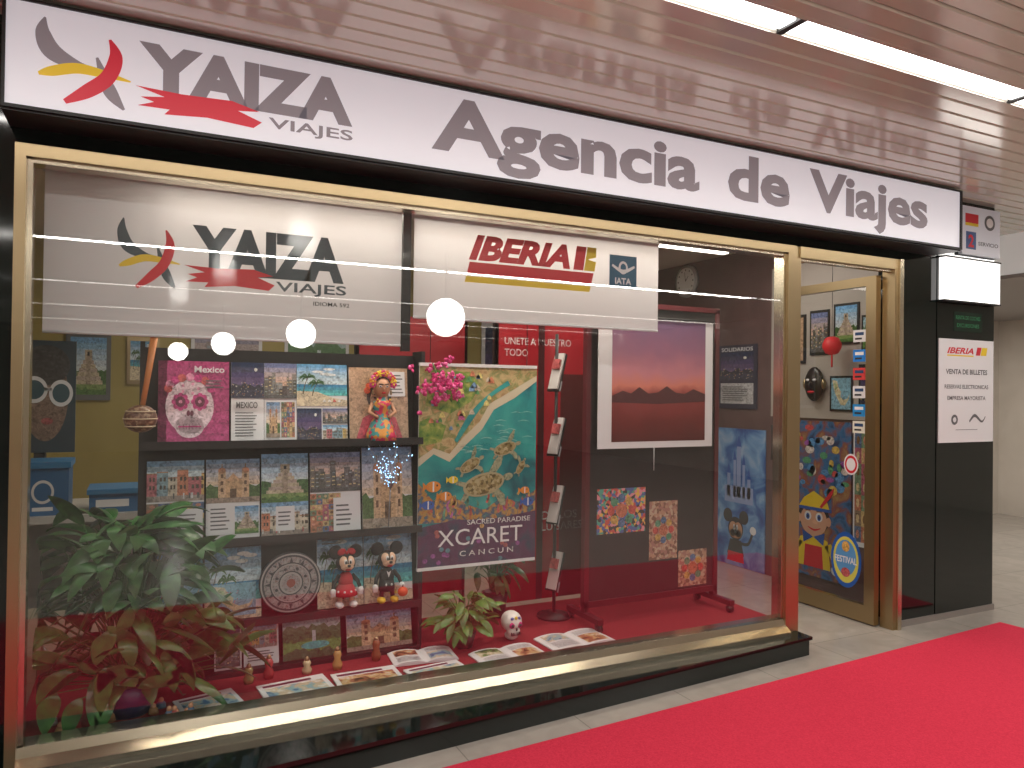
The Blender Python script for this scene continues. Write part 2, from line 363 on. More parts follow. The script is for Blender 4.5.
for i,(z,c) in enumerate([(1.87,(0.7,0.7,0.7)),(1.74,(0.02,0.2,0.6)),(1.62,(0.6,0.05,0.05)),(1.50,(0.7,0.7,0.72)),(1.38,(0.02,0.25,0.6)),(1.27,(0.7,0.7,0.6))]):
    f=side(X-0.003,0.25,0.155,z-0.04,z+0.04); mm=mat('sticker_%d'%i,c,0.4); b.rect(f,0,0,1,1,mm,0); b.rect(f,0.15,0.55,0.85,0.8,WHITE if c[0]<0.5 else NAVY,1); b.rect(f,0.15,0.2,0.7,0.35,DARK,1)
f=side(X-0.003,0.33,0.19,0.95,1.09); b.disc(f,0.5,0.5,0.4,0.5,WHITE,0); b.disc(f,0.5,0.5,0.34,0.42,RED,1); b.disc(f,0.5,0.5,0.25,0.3,WHITE,2)
f=side(X-0.003,0.42,0.17,0.14,0.58)
b.disc(f,0.5,0.55,0.48,0.42,mat('badge_blue',(0.02,0.10,0.4),0.3),0); b.disc(f,0.5,0.55,0.40,0.35,mat('badge_yellow',(0.65,0.6,0.1),0.3),1)
b.disc(f,0.5,0.58,0.33,0.27,mat('badge_sky',(0.1,0.3,0.6),.3),2); b.text(f,'FESTIVAL',0.15,0.50,0.85,0.60,WHITE,3,0.02); b.disc(f,.5,.75,.12,.08,C(.7,.4,.1),3); b.disc(f,.5,.36,.14,.07,C(.5,.1,.1),3)
b.done()

# ---------------------------------------------------------------- main lightbox sign
def yaiza(b,M,cg,cy,cr,cd,lx0,lx1,lz0,lz1,tx0,tx1,tz0,tz1,vx0,vx1,vz0,vz1,bx0,bx1,bz0,bz1):
    W=lx1-lx0;H=lz1-lz0
    q=lambda l:[(lx0+u*W,lz0+v*H,w*W) for u,v,w in l]
    b.ribbon(M,q([(0.06,0.98,0.02),(0.04,0.80,0.16),(0.14,0.60,0.21),(0.40,0.49,0.12),(0.60,0.48,0.03)]),cg,2)
    b.ribbon(M,q([(0.62,0.62,0.03),(0.72,0.35,0.14),(0.80,0.20,0.15),(0.93,0.05,0.03)]),cg,2)
    b.ribbon(M,q([(0.0,0.32,0.04),(0.14,0.37,0.12),(0.40,0.45,0.13),(0.68,0.44,0.10),(1.0,0.40,0.02)]),cy,3)
    b.ribbon(M,q([(0.76,0.86,0.03),(0.83,0.66,0.15),(0.74,0.40,0.17),(0.52,0.20,0.16),(0.28,0.04,0.06)]),cr,4)
    b.text(M,'YAIZA',tx0,tz0,tx1,tz1,cg,2,0.055)
    b.text(M,'VIAJES',vx0,vz0,vx1,vz1,cd,2,0.015)
    w=bx1-bx0;h=bz1-bz0
    pts=[(0,.95),(.35,.9),(.75,.98),(.98,.72),(.80,.62),(1.0,.30),(.93,.02),(.55,.14),(.22,.0),(.26,.22),(.02,.2),(.14,.42),(.04,.55),(.22,.68)]
    b.shape(M,[(bx0+u*w,bz0+v*h) for u,v in pts],cr,3)
b=MB('lightbox_sign'); YS=-0.20
b.box(-0.43,4.67,YS+0.006,-0.0,2.405,2.787,BLACKM)
b.box(-0.43,4.67,YS-0.006,YS+0.006,2.412,2.424,BLACKM); b.box(-0.43,4.67,YS-0.006,YS+0.006,2.779,2.787,BLACKM)
b.box(-0.43,-0.42,YS-0.006,YS+0.006,2.424,2.779,BLACKM); b.box(4.655,4.67,YS-0.006,YS+0.006,2.424,2.779,BLACKM)
f=front(-0.42,4.655,YS+0.004,2.424,2.779); b.rect(f,0,0,1,1,SF,0.5)
M=metre(YS+0.0035)
yaiza(b,M,SGT,SYEL,SRED,SGT,-0.325,-0.045,2.448,2.745,-0.020,0.755,2.540,2.722,0.430,0.757,2.470,2.524,-0.030,0.405,2.470,2.563)
b.text(M,'Agencia',1.095,2.434,2.545,2.742,SGT,2,0.034)
b.text(M,'de',2.735,2.497,3.175,2.742,SGT,2,0.034)
b.text(M,'Viajes',3.325,2.434,4.34,2.742,SGT,2,0.034)
b.done()

# ---------------------------------------------------------------- hanging blinds
MB_=metre(0.15)
def banner(name,x0,x1,z0,z1):
    b=MB(name); n=24; vs=[]
    for i in range(n+1):
        x=x0+(x1-x0)*i/n; vs+= [(x,0.15,z0),(x,0.15,z1)]
    b.add(vs,[(2*i,2*i+2,2*i+3,2*i+1) for i in range(n)],CLOTH)
    b.tube([(x0,0.152,z0),(x1,0.152,z0)],0.006,WHITE); b.tube([(x0-0.01,0.17,z1),(x1+0.01,0.17,z1)],0.02,WHITE)
    for x in (x0+.1,x1-.1): b.tube([(x,0.17,z1),(x,0.17,2.70)],0.004,BLACKM,6)
    return b
YG=mat('blind_gray',(0.05,0.075,0.09),0.5)
b=banner('roller_blind_travel_logo',-0.335,1.082,1.685,2.32)
yaiza(b,MB_,YG,YEL,RED,YG,-0.08,0.14,1.865,2.155,0.185,0.813,1.950,2.15,0.52,0.825,1.885,1.94,0.155,0.515,1.895,1.985)
b.text(MB_,'IDIOMA 592',0.68,1.845,0.84,1.863,DARK,2,0.01)
b.done()
b=banner('roller_blind_airline',1.142,2.556,1.82,2.31)
b.text(MB_,'IBERIA',1.42,2.115,1.99,2.240,RED,2,0.05,0.3)
b.shape(MB_,[(1.41,2.045),(2.12,2.045),(2.135,2.105),(1.425,2.105)],RED,2)
b.shape(MB_,[(1.40,2.005),(2.11,2.005),(2.118,2.035),(1.408,2.035)],YEL,2)
b.shape(MB_,[(2.01,2.115),(2.07,2.115),(2.09,2.24),(2.03,2.24)],RED,2); b.shape(MB_,[(2.075,2.115),(2.14,2.115),(2.15,2.165),(2.10,2.175),(2.15,2.19),(2.15,2.24),(2.095,2.24)],YEL,2)
BB=mat('badge_teal',(0.02,0.11,0.20),0.4)
b.rect(MB_,2.234,2.04,2.41,2.215,BB,2); b.disc(MB_,2.322,2.15,0.03,0.035,WHITE,3); b.disc(MB_,2.322,2.15,0.018,0.022,BB,4)
b.ribbon(MB_,[(2.25,2.16,0.012),(2.322,2.13,0.02),(2.395,2.16,0.012)],WHITE,5); b.text(MB_,'IATA',2.27,2.06,2.375,2.095,WHITE,3,0.03)
b.done()
simple('dark_gap_strip',(1.092,1.132,0.16,0.19,1.66,2.70,BLACKM))  # black strip put in to draw the dark gap between the blinds
b=MB('display_fill_bar'); b.box(0.0,3.2,0.27,0.34,2.335,2.362,BLACKM); b.box(0.02,3.18,0.28,0.33,2.328,2.335,mat('display_fill_tube',(1,1,1),0.5,emis=6,ecol=(1,0.90,0.78)))  # unseen bar added behind the blinds to light the brochures
for x in (.2,1.6,3.0): b.tube([(x,.305,2.36),(x,.305,2.70)],.006,BLACKM,8)
b.done()

# ---------------------------------------------------------------- prints
FOLK=pm('print_folk',[(0.6,0.1,0.08),(0.1,0.15,0.4),(0.8,0.5,0.1),(0.1,0.4,0.3),(0.75,0.3,0.35),(0.05,0.05,0.05)],55,voronoi=True,const=True)
FOLK2=pm('print_folk2',[(0.4,0.2,0.16),(0.5,0.3,0.2),(0.24,0.12,0.08),(0.55,0.42,0.3)],60,voronoi=True,const=True)
INK=mat('text_ink',(0.12,0.12,0.13),0.5)
def lines(b,f,u0,v0,u1,v1,n,mt=None,off=9):
    for i in range(n):
        v=v1-(v1-v0)*(i+0.5)/n; b.rect(f,u0,v-(v1-v0)*0.18/n,u0+(u1-u0)*random.uniform(0.7,1.0),v+(v1-v0)*0.18/n,mt or INK,off)
def brochure(x0,x1,z0,z1,y,layout,name='travel_brochure'):
    f=Fr((x0,y-0.03,z0),(x1-x0,0,0),(0,0.045,z1-z0),(0,-1,0.1))
    b=panel(name,f,WHITE,0.005)
    for it in layout:
        k=it[0]
        if k=='i': art(b,f,*it[1:5],it[5],1 if len(it)<7 else it[6])
        elif k=='r': b.rect(f,*it[1:5],it[5],8)
        elif k=='R': b.rect(f,*it[1:5],it[5],1)
        elif k=='t': b.text(f,it[1],*it[2:6],it[6],10,0.02)
        elif k=='l': lines(b,f,*it[1:5],it[5])
        elif k=='d': b.disc(f,*it[1:5],it[5],it[6],24)
    return b.done()
MAG=C(.60,.04,.24); SK_=C(.74,.58,.64); MAR=C(.16,.02,.06); PKL=C(.78,.30,.46)
b=MB('brochure_rack')
b.box(0.02,1.31,0.625,0.64,0.152,1.66,BLACKM)
for x in (0.0,1.31): b.box(x,x+0.02,0.50,0.645,0.152,1.68,BLACKM)
for z in (1.222,0.772,0.392,0.16):
    b.box(0.02,1.31,0.46,0.625,z-0.018,z,BLACKM); b.box(0.02,1.31,0.455,0.462,z-0.022,z+0.014,BLACKM)
b.done()
Y=0.56; z=1.224;zt=1.60
cat=[('R',0,0,1,1,C(.45,.05,.18)),('R',0,.0,.12,1,MAR),('d',.44,.44,.34,.33,SK_,3),('d',.44,.2,.2,.14,SK_,3)]
for cu_,cv_ in ((.31,.5),(.58,.5)):
    for k in range(8): cat.append(('d',cu_+.085*math.cos(k*.785),cv_+.075*math.sin(k*.785),.04,.035,MAG,4))
    cat.append(('d',cu_,cv_,.07,.065,MAR,5)); cat.append(('d',cu_,cv_,.025,.022,PKL,6))
cat+= [('d',.42,.36,.025,.035,MAR,5),('d',.47,.36,.025,.035,MAR,5),('r',.28,.19,.60,.205,MAG)]
for k in range(7): cat.append(('r',.30+k*.045,.165,.305+k*.045,.23,MAR))
for k in range(9): a=math.pi*(k/8); cat.append(('d',.44+.3*math.cos(a),.66+.14*math.sin(a),.06,.05,[MAG,PKL,C(.6,.1,.1)][k%3],6))
for k in range(5): cat.append(('d',.44+.12*math.cos(k*1.257),.66+.06*math.sin(k*1.257),.02,.02,PKL,5))
cat+= [('t','Mexico',.50,.86,.93,.94,WHITE),('l',.66,.66,.95,.78,3)]
brochure(0.075,0.378,z,zt,Y,cat)
brochure(0.387,0.535,z,zt,Y,[('i',0,.55,1,1,'night'),('t','MEXICO',.15,.42,.8,.5,INK),('l',.12,.06,.88,.38,9)])
brochure(0.537,0.688,z,zt,Y,[('i',0,.55,1,1,'city'),('i',.06,.05,.48,.5,'church'),('i',.52,.05,.94,.5,'market')])
brochure(0.690,0.937,z,zt,Y,[('i',0,.45,1,1,'beach'),('i',0,.0,.48,.42,'night'),('i',.5,.22,1,.42,'city'),('i',.5,0,1,.2,'street')])
brochure(0.948,1.256,z,zt-.01,Y,[('i',0,0,1,1,'portrait'),('r',.66,.6,.95,.95,WHITE),('l',.69,.63,.92,.92,6)])
z=0.774;zt=1.14
brochure(0.035,0.275,z,zt,Y,[('i',0,.5,1,1,'street'),('i',0,.0,1,.48,'market'),('r',.5,.0,.98,.4,WHITE),('l',.55,.05,.9,.35,6)])
brochure(0.284,0.522,z,zt,Y,[('i',0,.45,1,1,'church'),('r',.03,.05,.5,.45,WHITE),('l',.08,.1,.45,.4,6),('i',.53,.05,.98,.4,'temple')])
brochure(0.530,0.750,z,zt+.02,Y,[('i',0,.4,1,1,'temple'),('i',0,.0,1,.4,'street'),('r',.3,.05,.7,.35,WHITE),('l',.35,.1,.65,.3,4)])
brochure(0.760,1.010,z,zt+.02,Y,[('i',0,.5,1,1,'city'),('i',0,.0,.6,.48,'market'),('r',.45,.0,.9,.42,WHITE),('l',.5,.05,.85,.35,5)])
brochure(1.02,1.284,z,zt+.04,Y,[('i',0,0,1,1,'church')])
z=0.394;zt=0.72
brochure(0.04,0.275,z,zt,Y,[('i',0,0,1,1,'map'),('t','RUTAS',.5,.85,.92,.93,WHITE)])
brochure(0.284,0.535,z,zt,Y,[('i',0,0,1,1,'beach'),('i',.1,.05,.9,.5,'map',5)])
brochure(0.80,1.03,z,zt+.03,Y,[('i',0,0,1,1,'beach'),('l',.1,.85,.6,.95,2)])
brochure(1.035,1.29,z,zt+.03,Y,[('i',0,0,1,1,'beach')])
z=0.162;zt=0.355
brochure(0.33,0.45,z,zt,Y,[('i',.05,.05,.95,.95,'city')]); brochure(0.46,0.62,z,zt,Y,[('i',.05,.4,.95,.95,'street'),('l',.1,.1,.9,.35,4)])
brochure(0.64,0.92,z,zt,Y,[('i',0,0,1,1,'forest')])
brochure(0.95,1.29,z,zt+.03,Y,[('i',0,0,1,.8,'church'),('t','GUANAJUATO',.08,.84,.8,.95,INK)])

b=MB('carved_calendar_disc'); c=Vector((0.665,0.515,0.545))
ST=pm('carved_stone',[(0.08,0.08,0.09),(0.40,0.38,0.38),(0.22,0.10,0.09)],90,bump=0.6); ST2=mat('carved_dark',(0.06,0.06,0.07),0.6); ST3=mat('carved_light',(0.42,0.40,0.39),0.6)
b.tube([c+Vector((0,0.01,0)),c-Vector((0,0.01,0))],0.145,ST2,seg=48)
f=Fr(c-Vector((0,0.0105,0)),(0.145,0,0),(0,0,0.145),(0,-1,0))
for k,(r,m_) in enumerate([(0.97,ST3),(0.92,ST2),(0.86,ST),(0.68,ST2),(0.64,ST3),(0.60,ST),(0.40,ST2),(0.36,ST3),(0.30,ST),(0.14,mat('carved_red',(0.3,0.07,0.05),0.6))]): b.disc(f,0,0,r,r,m_,k+1,40)
for i in range(24):
    a=2*math.pi*i/24; r0,r1=0.68,0.86
    b.shape(f,[(r0*math.cos(a-.08),r0*math.sin(a-.08)),(r1*math.cos(a),r1*math.sin(a)),(r0*math.cos(a+.08),r0*math.sin(a+.08))],ST3 if i%2 else ST2,13)
for i in range(16):
    a=2*math.pi*i/16; b.disc(f,.5*math.cos(a),.5*math.sin(a),.05,.05,ST2 if i%2 else ST3,13,8)
b.done()

# ---------------------------------------------------------------- sea-park poster
f=front(1.30,1.99,0.50,0.55,1.61); AS=1.06/0.69
b=panel('sea_turtle_poster',f,WHITE,0.008)
SEA=pm('poster_sea',[(0.008,0.10,0.13),(0.015,0.22,0.24),(0.03,0.32,0.30),(0.07,0.40,0.36)],5)
LAND=pm('poster_land',[(0.36,0.24,0.10),(0.55,0.40,0.20),(0.22,0.25,0.08),(0.58,0.30,0.14)],20)
JUN=pm('poster_forest',[(0.05,0.16,0.03),(0.20,0.30,0.05),(0.45,0.42,0.12)],30)
REEF=pm('poster_reef',[(0.35,0.08,0.05),(0.5,0.28,0.05),(0.05,0.08,0.16),(0.08,0.22,0.2)],28)
b.rect(f,0,0,1,1,SEA,1)
b.shape(f,[(0,.50),(.12,.56),(.25,.52),(.38,.60),(.52,.68),(.62,.78),(.80,.84),(1,.93),(1,1),(0,1)],mat('poster_sand',(0.60,0.53,0.38),0.4),2)
b.shape(f,[(0,.54),(.12,.59),(.25,.56),(.36,.64),(.50,.72),(.58,.81),(.78,.88),(1,.96),(1,1),(0,1)],LAND,3)
b.shape(f,[(.05,.80),(.25,.76),(.42,.82),(.50,.90),(.42,.97),(.1,.98)],JUN,4); b.shape(f,[(0,.6),(.18,.62),(.22,.70),(.08,.74),(0,.72)],JUN,4)
b.ribbon(f,[(.3,.62,.03),(.42,.74,.05),(.56,.84,.03),(.75,.92,.04)],SEA,5,AS)
for i in range(34):
    u=rg.uniform(.03,.6); v=rg.uniform(.66+.35*max(0,u-.25),.96); s=rg.uniform(.012,.03)
    b.shape(f,[(u-s,v),(u+s,v),(u+s*.7,v+s*.7),(u,v+s*1.2),(u-s*.7,v+s*.7)],C(*rg.choice([(.6,.52,.4),(.6,.2,.1),(.1,.3,.1),(.7,.6,.2),(.15,.3,.5),(.5,.1,.26)])),6)
for i in range(20):
    u=rg.uniform(.3,.88); v=.5+.45*u*rg.uniform(.3,.85); b.ribbon(f,[(u,v,.002),(u+.05,v+.006,.006),(u+.1,v,.002)],C(.3,.55,.5),2,AS,4)
b.shape(f,[(0,.22),(1,.22),(1,.36),(.85,.30),(.7,.33),(.55,.27),(.4,.30),(.25,.36),(.12,.33),(0,.42)],REEF,2)
for i in range(30):
    u=rg.uniform(.03,.97); v=rg.uniform(.23,.34); h=rg.uniform(.03,.07); b.ribbon(f,[(u,v,.02),(u+rg.uniform(-.02,.02),v+h*.5,.018),(u+rg.uniform(-.02,.02),v+h,.003)],C(*rg.choice([(.5,.1,.08),(.6,.35,.1),(.4,.1,.3),(.1,.3,.2)])),3,AS,4)
TS=pm('turtle_shell',[(0.10,0.07,0.02),(0.32,0.25,0.10),(0.45,0.38,0.22)],70,voronoi=True); TK=pm('turtle_skin',[(0.10,0.12,0.08),(0.30,0.32,0.20),(.4,.38,.25)],90); TR=mat('turtle_rim',(0.38,0.34,0.20),0.5)
def turtle(u,v,s,ang,off):
    R=lambda x,y:(u+s*(x*math.cos(ang)-y*math.sin(ang)),v+s*(x*math.sin(ang)+y*math.cos(ang))/AS)
    for pts in ([(.5,.25),(.85,.55),(1.05,.95),(.95,1.0),(.6,.75),(.25,.35)],[(.5,-.25),(.75,-.6),(.7,-1.0),(.5,-.95),(.4,-.6),(.2,-.35)],[(-.6,.2),(-1.0,.4),(-1.1,.28),(-.7,.05)],[(-.6,-.2),(-.9,-.45),(-1.05,-.35),(-.7,-.05)]):
        b.shape(f,[R(*p) for p in pts],TK,off)
    b.shape(f,[R(1.02+.22*math.cos(a),.03+.14*math.sin(a)) for a in [i*math.pi/6 for i in range(12)]],TK,off)
    b.shape(f,[R(.85*math.cos(a),.42*math.sin(a)) for a in [i*math.pi/12 for i in range(24)]],TR,off+1)
    b.shape(f,[R(.76*math.cos(a),.35*math.sin(a)) for a in [i*math.pi/12 for i in range(24)]],TS,off+2)
turtle(.54,.40,.21,.22,7); turtle(.42,.50,.11,.5,7); turtle(.72,.58,.12,.3,7); turtle(.86,.48,.07,1.0,7)
FO=mat('fish_orange',(0.7,0.25,0.03),0.4); FB=mat('fish_blue',(0.03,0.10,0.40),0.4)
for u,v,s,m_ in [(.12,.40,.06,FO),(.22,.35,.05,FO),(.08,.31,.05,FB),(.9,.36,.04,FO),(.28,.43,.04,YEL),(.93,.30,.05,FB)]:
    b.disc(f,u,v,s,s*.45,m_,9); b.shape(f,[(u-s*.8,v),(u-s*1.4,v+s*.4),(u-s*1.4,v-s*.4)],m_,9); b.rect(f,u-s*.1,v-s*.4,u+s*.1,v+s*.4,WHITE,10); b.disc(f,u+s*.5,v+s*.1,s*.12,s*.1,DARK,10,8)
PU=pm('poster_violet',[(0.05,0.012,0.05),(0.10,0.03,0.09),(0.03,0.05,0.09)],10)
b.shape(f,[(0,0),(1,0),(1,.25),(.6,.22),(.3,.23),(0,.20)],PU,8)
b.text(f,'SACRED PARADISE',.40,.200,.95,.226,C(.7,.7,.7),12,.01)
b.text(f,'XCARET',.16,.10,.88,.182,WHITE,12,.0); b.text(f,'C A N C U N',.34,.045,.80,.072,C(.7,.7,.7),12,.01)
for i in range(16): u=rg.uniform(.03,.95); b.disc(f,u,rg.uniform(.015,.2),.02,.012,C(*rg.choice([(.4,.1,.1),(.1,.25,.3),(.5,.3,.1),(.3,.08,.3)])),9,8)
b.box(1.30,1.99,0.495,0.515,1.605,1.622,WHITE); b.box(1.30,1.99,0.495,0.515,0.538,0.555,WHITE)
for x in (1.36,1.93): b.tube([(x,0.505,1.62),(x,0.505,2.70)],0.002,BLACKM,6)
b.done()
b=MB('pink_flower_garland'); PK=mat('petal_pink',(0.60,0.02,0.18),0.5); PK2=mat('petal_light',(0.75,0.12,0.34),0.5)
for i in range(60):
    c=Vector((random.gauss(1.41,.06),0.455+random.uniform(-.03,.03),random.gauss(1.51,.055)))
    for k in range(4):
        a=random.uniform(0,6.28); q=Matrix.Rotation(a,3,'Y')@Matrix.Rotation(random.uniform(-.8,.8),3,'X')
        b.ell(c+q@Vector((0.011,0,0)),(0.013,0.003,0.010),random.choice([PK,PK,PK2]),7,4,q)
b.tube([(1.36,.47,1.62),(1.40,.47,1.52),(1.47,.47,1.42)],.004,mat('stem_green',(0.05,0.15,0.03),.6)); b.done()

# ---------------------------------------------------------------- red boards behind
RB=pm('red_board',[(0.30,0.010,0.018),(0.38,0.02,0.03)],3,rough=0.25)
f=front(1.97,2.72,1.0,0.16,1.95)
b=panel('red_promo_board',f,RB,0.02)
b.text(f,'UNETE A NUESTRO',.08,.90,.72,.925,C(.6,.5,.5),1,.01); b.text(f,'TODO',.08,.86,.3,.885,C(.6,.5,.5),1,.01)
b.text(f,'DE LOS',.45,.28,.80,.31,C(.6,.5,.5),1,.01); b.text(f,'LUGARES',.45,.24,.85,.27,C(.6,.5,.5),1,.01)
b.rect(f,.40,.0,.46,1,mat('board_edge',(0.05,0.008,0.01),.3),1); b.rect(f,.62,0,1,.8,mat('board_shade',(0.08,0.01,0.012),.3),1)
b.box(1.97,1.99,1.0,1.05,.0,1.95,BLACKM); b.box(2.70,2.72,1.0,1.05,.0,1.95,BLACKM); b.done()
f=front(1.20,1.95,1.4,0.16,1.95); b=panel('red_promo_board',f,RB,0.02); b.box(1.2,1.22,1.4,1.45,0,1.95,BLACKM); b.box(1.93,1.95,1.4,1.45,0,1.95,BLACKM); b.done()
b=MB('leaflet_tower'); b.tube([(2.21,0.66,0.16),(2.21,0.66,1.82)],0.010,BLACKM); b.lathe((2.21,0.66,0.15),[(0,0),(0.10,0),(0.10,0.015),(0.02,0.03),(0,0.03)],BLACKM)
LW=mat('leaflet_paper',(.62,.60,.58),.5)
for zc in (1.60,1.22,0.82,0.43):
    ax=[Vector((math.cos(1.2),math.sin(-1.2),0)),Vector((math.sin(1.2)*.95,math.cos(1.2)*.95,-.3)).normalized(),None]
    ax[2]=ax[0].cross(ax[1])
    b.obox((2.20,0.64,zc),ax,(0.035,0.006,0.11),LW); b.obox((2.21,0.65,zc-0.01),ax,(0.045,0.005,0.115),BLACKM)
    b.obox((2.19,0.632,zc-0.09),ax,(0.040,0.004,0.03),mat('acrylic',(0.3,0.3,0.32),.1)); b.obox((2.196,.637,zc+.04),ax,(.025,.0085,.03),C(.5,.1,.1))
b.done()

# ---------------------------------------------------------------- black display stand with sunset poster
b=MB('display_board_on_wheels'); MRN=mat('stand_maroon',(0.10,0.015,0.02),.3)
BD=pm('board_charcoal',[(0.020,0.017,0.018),(0.030,0.026,0.027)],8)
b.box(2.30,3.22,0.44,0.46,0.28,1.98,BD)
for x in (2.275,3.22): b.box(x,x+0.03,0.43,0.47,0.21,2.0,MRN)
b.box(2.275,3.25,0.43,0.47,1.98,2.01,MRN); b.box(2.275,3.25,0.43,0.47,0.25,0.285,MRN)
for x in (2.29,3.235):
    b.box(x-0.018,x+0.018,0.28,0.62,0.195,0.225,MRN)
    for yy in (0.30,0.60): b.tube([(x-0.012,yy,0.175),(x+0.012,yy,0.175)],0.024,BLACKM,16)
M=metre(0.4395)
for (x0,x1,z0,z1,p) in [(2.36,2.70,.66,.92,FOLK),(2.73,2.94,.48,.83,FOLK2),(2.95,3.17,.30,.52,FOLK2)]:
    b.rect(M,x0,z0,x1,z1,p,1)
    cx_,cz_=(x0+x1)/2,(z0+z1)/2; s=min(x1-x0,z1-z0)
    for k in range(8): a=k*.785; b.disc(M,cx_+.28*s*math.cos(a),cz_+.28*s*math.sin(a),.1*s,.1*s,C(*[(.6,.1,.08),(.6,.38,.1),(.1,.18,.34),(.1,.3,.18)][k%4]),2,12)
    b.disc(M,cx_,cz_,.16*s,.16*s,C(.55,.18,.1),2,16)
b.done()
SUN=mat('sunset_print',(0.5,0.2,0.2),.35); nt=SUN.node_tree; bs=nt.nodes['Principled BSDF']
tc=nt.nodes.new('ShaderNodeTexCoord'); sx=nt.nodes.new('ShaderNodeSeparateXYZ'); mr=nt.nodes.new('ShaderNodeMapRange'); cr=nt.nodes.new('ShaderNodeValToRGB')
no=nt.nodes.new('ShaderNodeTexNoise'); no.inputs['Scale'].default_value=9; no.inputs['Detail'].default_value=6; ad=nt.nodes.new('ShaderNodeMath'); ad.operation='MULTIPLY_ADD'; ad.inputs[1].default_value=0.12
mr.inputs[1].default_value=1.18; mr.inputs[2].default_value=1.95
nt.links.new(tc.outputs['Object'],sx.inputs[0]); nt.links.new(tc.outputs['Object'],no.inputs['Vector']); nt.links.new(no.outputs[0],ad.inputs[0]); nt.links.new(sx.outputs[2],ad.inputs[2])
nt.links.new(ad.outputs[0],mr.inputs[0]); nt.links.new(mr.outputs[0],cr.inputs[0]); nt.links.new(cr.outputs[0],bs.inputs['Base Color'])
e=cr.color_ramp.elements; cols=[(0.0,(.06,.012,.012)),(.25,(.16,.02,.02)),(.44,(.30,.05,.05)),(.52,(.66,.22,.16)),(.62,(.54,.21,.25)),(.78,(.32,.14,.22)),(1.0,(.19,.11,.20))]
while len(e)<len(cols): e.new(.5)
for i,(p,c) in enumerate(cols): e[i].position=p; e[i].color=(*c,1)
f=front(2.335,3.17,0.40,1.155,1.915); b=panel('sunset_landscape_poster',f,WHITE,0.006)
b.rect(f,.11,.05,.93,.99,SUN,1)
HI=mat('sunset_hill',(0.08,0.018,0.022),.5); b.shape(f,[(.11,.40),(.2,.44),(.27,.42),(.34,.47),(.42,.42),(.5,.43),(.58,.48),(.66,.43),(.74,.42),(.82,.46),(.93,.42),(.93,.36),(.5,.34),(.11,.35)],HI,2)
b.tube([(2.335,.40,1.92),(3.17,.40,1.92)],.008,BLACKM); b.tube([(2.73,.40,1.155),(2.73,.40,1.02)],.002,WHITE,6); b.box(2.6,2.62,.40,.44,1.7,1.75,BLACKM); b.done()

# ---------------------------------------------------------------- magazines
PR={'a':pm('mag_photo_blue',[(.05,.15,.3),(.3,.45,.5),(.6,.5,.35),(.75,.72,.65)],18,const=True),'b':pm('mag_photo_warm',[(.1,.04,.02),(.4,.15,.08),(.6,.4,.2),(.7,.6,.5)],22,const=True),'c':pm('mag_photo_green',[(.03,.08,.03),(.15,.25,.08),(.5,.45,.3),(.7,.65,.5)],22,const=True)}
def magazine(cx,cy,w,d,ang,pl,pr=None,z=0.152):
    b=MB('open_magazine' if pr else 'magazine'); ca,sa=math.cos(ang),math.sin(ang)
    U=Vector((ca,sa,0));V=Vector((-sa,ca,0)); c=Vector((cx,cy,z)); n=14; vs=[];fs=[]
    H_=lambda t:(0.012*abs(math.sin(2*math.pi*t))**.7 if pr else 0.0)+0.006
    for i in range(n+1):
        t=i/n
        for s_ in (-.5,.5): vs.append(c+U*(t-.5)*w+V*s_*d+Vector((0,0,H_(t))))
    o=len(vs)
    for i in range(n+1):
        for s_ in (-.5,.5): vs.append(c+U*(i/n-.5)*w+V*s_*d)
    for i in range(n): fs+=[(2*i,2*i+2,2*i+3,2*i+1),(o+2*i,o+2*i+2,2*i+2,2*i),(2*i+1,2*i+3,o+2*i+3,o+2*i+1)]
    fs+=[(0,1,o+1,o),(2*n,o+2*n,o+2*n+1,2*n+1)]
    b.add(vs,fs,WHITE)
    def patch(t0,t1,s0,s1,mt):
        k0=round(t0*n);k1=round(t1*n); q=[]
        for i in range(k0,k1+1):
            for s_ in (s0,s1): q.append(c+U*(i/n-.5)*w+V*s_*d+Vector((0,0,H_(i/n)+.0012)))
        b.add(q,[(2*i,2*i+2,2*i+3,2*i+1) for i in range(k1-k0)],mt)
    if pr:
        patch(.07,.45,.02,.42,PR[pl]); patch(.57,.93,-.42,.1,PR[pr])
        for i in range(6): patch(.07,.43,-.4+i*.06,-.385+i*.06,INK)
        for i in range(4): patch(.58,.93,.16+i*.06,.175+i*.06,INK)
    else:
        patch(.07,.93,-.45,.2,PR[pl]); patch(.07,.8,.27,.38,MAR)
    b.done()
magazine(.64,.20,.30,.20,.10,'a'); magazine(.96,.19,.30,.19,.0,'b'); magazine(1.28,.34,.32,.18,-.1,'b','a'); magazine(1.28,.14,.28,.15,.1,'a'); magazine(1.68,.18,.36,.20,.05,'c','b'); magazine(2.10,.24,.38,.22,.05,'a','b')
magazine(.28,.20,.24,.18,.2,'a')

b=MB('sugar_skull'); c=Vector((1.80,.40,.25)); BN=mat('skull_white',(.8,.78,.74),.35)
b.ell(c,(.055,.065,.055),BN); b.ell(c+Vector((0,-.025,-.045)),(.036,.035,.035),BN)
b.ell(c+Vector((0,0,-.075)),(.034,.04,.024),BN)
for s_ in (-1,1):
    b.ell(c+Vector((s_*.022,-.056,-.008)),(.016,.010,.016),mat('skull_magenta',(.6,.02,.2),.4)); b.ell(c+Vector((s_*.022,-.064,-.008)),(.009,.006,.009),DARK)
    b.ell(c+Vector((s_*.02,-.052,.026)),(.01,.006,.008),FB)
b.ell(c+Vector((0,-.066,-.028)),(.006,.005,.009),DARK); b.ell(c+Vector((0,-.058,.03)),(.009,.006,.009),YEL)
for i in range(-3,4): b.box(c.x+i*.008-.001,c.x+i*.008+.001,c.y-.0625,c.y-.04,c.z-.062,c.z-.045,DARK)
b.done()
